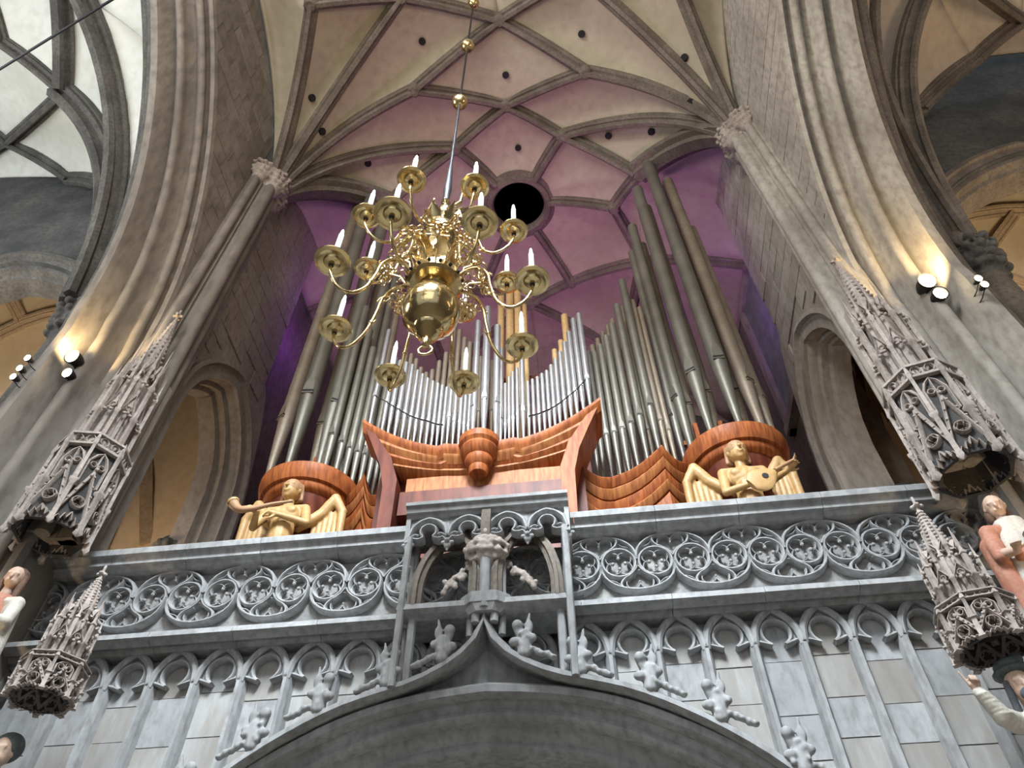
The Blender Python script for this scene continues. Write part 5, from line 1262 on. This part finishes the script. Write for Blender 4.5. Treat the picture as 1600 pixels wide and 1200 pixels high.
for k in range(3): a = w0+d*.105+Vector((-.008+.021*k, -.01, -.004*k)); b = a+Vector((-.004, -.045, .02)); P += [('c', a, b, .014, .013), ('c', b, b+Vector((.003, -.005, -.035)), .013, .011)]
P += [('c', w0+d*.04+Vector((.03, -.01, 0)), w0+d*.08+Vector((.045, -.04, 0)), .014, .013), ('c', w0+d*.08+Vector((.045, -.04, 0)), w0+d*.11+Vector((.02, -.055, 0)), .013, .010)]
blob('hand', P, M_SKIN, t, .008, 1)
console(cx, cy, 3.0, .32, t)
# left, upper: brown-haired saint
t = thing('saint_statue', 'painted statue with long brown hair and rosy robe at the left picture edge', 'statue'); cx, cy = -7.02, 6.95
robe(cx, cy, 5.35, 6.82, .24, .20, 9, M_RED, t, phase=2)
blob('head', head_prims((cx+.03, cy-.03, 7.08), .145, (.45, -1, -.2))+[('c', (cx, cy, 6.80), (cx+.01, cy, 6.95), .065, .06)], M_SKIN, t, .009, 2)
blob('hair', [('e', (cx+.01, cy+.04, 7.14), (.135, .125, .12)), ('c', (cx-.11, cy, 7.08), (cx-.15, cy, 6.80), .055, .05), ('c', (cx+.13, cy+.03, 7.08), (cx+.13, cy+.02, 6.82), .05, .045)], M_BRHAIR, t, .012, 1)
blob('cloak', [('c', (cx-.24, cy, 6.72), (cx+.24, cy, 6.72), .09, .09), ('c', (cx+.24, cy, 6.70), (cx+.32, cy-.10, 6.42), .09, .075), ('c', (cx+.32, cy-.10, 6.42), (cx+.22, cy-.22, 6.40), .07, .055), ('c', (cx-.24, cy, 6.70), (cx-.32, cy-.1, 6.4), .09, .075),
   ('c', (cx-.18, cy-.02, 6.6), (cx-.15, cy-.02, 5.6), .13, .17), ('c', (cx+.2, cy+.02, 6.6), (cx+.22, cy+.05, 5.5), .11, .15)], M_CREAM, t, .016, 2)
blob('hands', hand((cx+.22, cy-.22, 6.40), (-.9, -.3, .1), (0, -1, .3), 1.2, .7, 1)+[('c', (cx+.24, cy-.2, 6.41), (cx+.2, cy-.23, 6.40), .045, .04)], M_SKIN, t, .009, 1)
bk = MB().box(-.12, .12, -.03, .03, -.14, .14).build('book', M_BRHAIR, t); bk.location = (cx+.04, cy-.24, 6.44); bk.rotation_euler = (-.5, -.2, 0)
console(cx, cy, 5.35, .32, t)
# left, lower: dark green-clad figure, mostly outside the picture
t = thing('prophet_statue', 'dark green painted statue under the lower left canopy at the picture corner', 'statue'); cx, cy = -6.02, 6.95
robe(cx, cy, 3.1, 4.72, .27, .2, 8, M_GREEN, t, phase=.5)
blob('head', head_prims((cx+.05, cy-.02, 4.92), .15, (.3, -1, 0))+[('c', (cx, cy, 4.66), (cx+.03, cy, 4.8), .07, .065)], M_SKIN, t, .01, 2)
blob('hood', [('e', (cx+.04, cy+.05, 5.0), (.16, .14, .15)), ('c', (cx-.2, cy, 4.62), (cx+.22, cy, 4.62), .10, .10), ('c', (cx+.2, cy, 4.6), (cx+.33, cy-.1, 4.3), .09, .07), ('c', (cx-.2, cy, 4.6), (cx-.33, cy-.1, 4.3), .09, .07)], M_GREEN, t, .014, 2)
console(cx, cy, 3.1, .32, t)
spot('statue_lamp_right', (5.3, 5.2, 4.9), (4.9, 7.6, 7.0), 170, (1, .72, .42), 40, .08)
spot('statue_lamp_left', (-7.9, 5.2, 4.9), (-7.2, 7.6, 7.0), 170, (1, .72, .42), 40, .08)
# ================================================================== FLOODLIGHTS, WIRE
def flood(label, p, q, s, group=None):
    """p lens centre, q = where it is fixed"""
    p = Vector(p); t = thing('floodlight', label, 'lamp', p, group); q = Vector(q)-p
    MB().lathe([(.001, -.14*s), (.05*s, -.14*s), (.09*s, -.05*s), (.10*s, .05*s), (.11*s, .06*s), (.11*s, .08*s), (.095*s, .08*s), (.09*s, .04*s), (.001, .04*s)], (0, 0, 0), 16).build('housing', M_IRON, t, 40).rotation_euler = (1.9, 0, 0)
    l = MB().lathe([(.001, .05*s), (.088*s, .05*s), (.085*s, .062*s), (.001, .072*s)], (0, 0, 0), 16).build('lens', M_GLASSL, t, 60); l.rotation_euler = (1.9, 0, 0)
    MB().tube([(0, .02, -.08*s), tuple(q*.5+Vector((0, 0, -.08*s))), tuple(q)], .014*s, 6).build('bracket', M_IRON, t)
    return t
flood('upper glowing floodlight fixed to the left pier', (-8.0, 6.62, 11.24), (-8.05, 7.15, 11.2), 1.2)
flood('lower glowing floodlight fixed to the left pier', (-7.97, 6.68, 10.90), (-8.0, 7.15, 10.85), .9)
for k, (p, w_) in enumerate((((-8.38, 6.25, 10.83), 'topmost'), ((-8.40, 6.27, 10.60), 'middle'), ((-8.42, 6.29, 10.42), 'lowest'))):
    flood(f'{w_} of three small white-fronted lamps at the outer left pier edge', p, (p[0], 6.55, p[2]), .6)
flood('upper glowing floodlight fixed to the right pier', (5.62, 6.85, 11.24), (5.65, 7.35, 11.2), 1.3)
flood('lower glowing floodlight fixed to the right pier', (5.68, 6.86, 10.92), (5.7, 7.35, 10.9), 1.1)
flood('upper of two small lamps at the outer right pier edge', (5.98, 6.42, 10.62), (6.0, 6.75, 10.6), .6)
flood('lower of two small lamps at the outer right pier edge', (5.99, 6.42, 10.46), (6.0, 6.75, 10.44), .6)
spot('pier_uplight_left', (-7.95, 6.35, 11.1), (-8.05, 7.1, 12.6), 330, (1, .72, .36), 100, .08)
spot('pier_uplight_right', (5.6, 6.6, 11.1), (5.7, 7.5, 12.6), 330, (1, .72, .36), 100, .08)
o = MB().tube([(-19.8, 6.3, 18.0), (-11.32, 3.66, 18.0), (-8.34, 2.67, 18.0), (-7.45, 2.38, 18.0)], .03, 6).build('tie_wire', M_IRON); tag(o, 'thin dark wire stretched across the left aisle vault opening', 'wire')
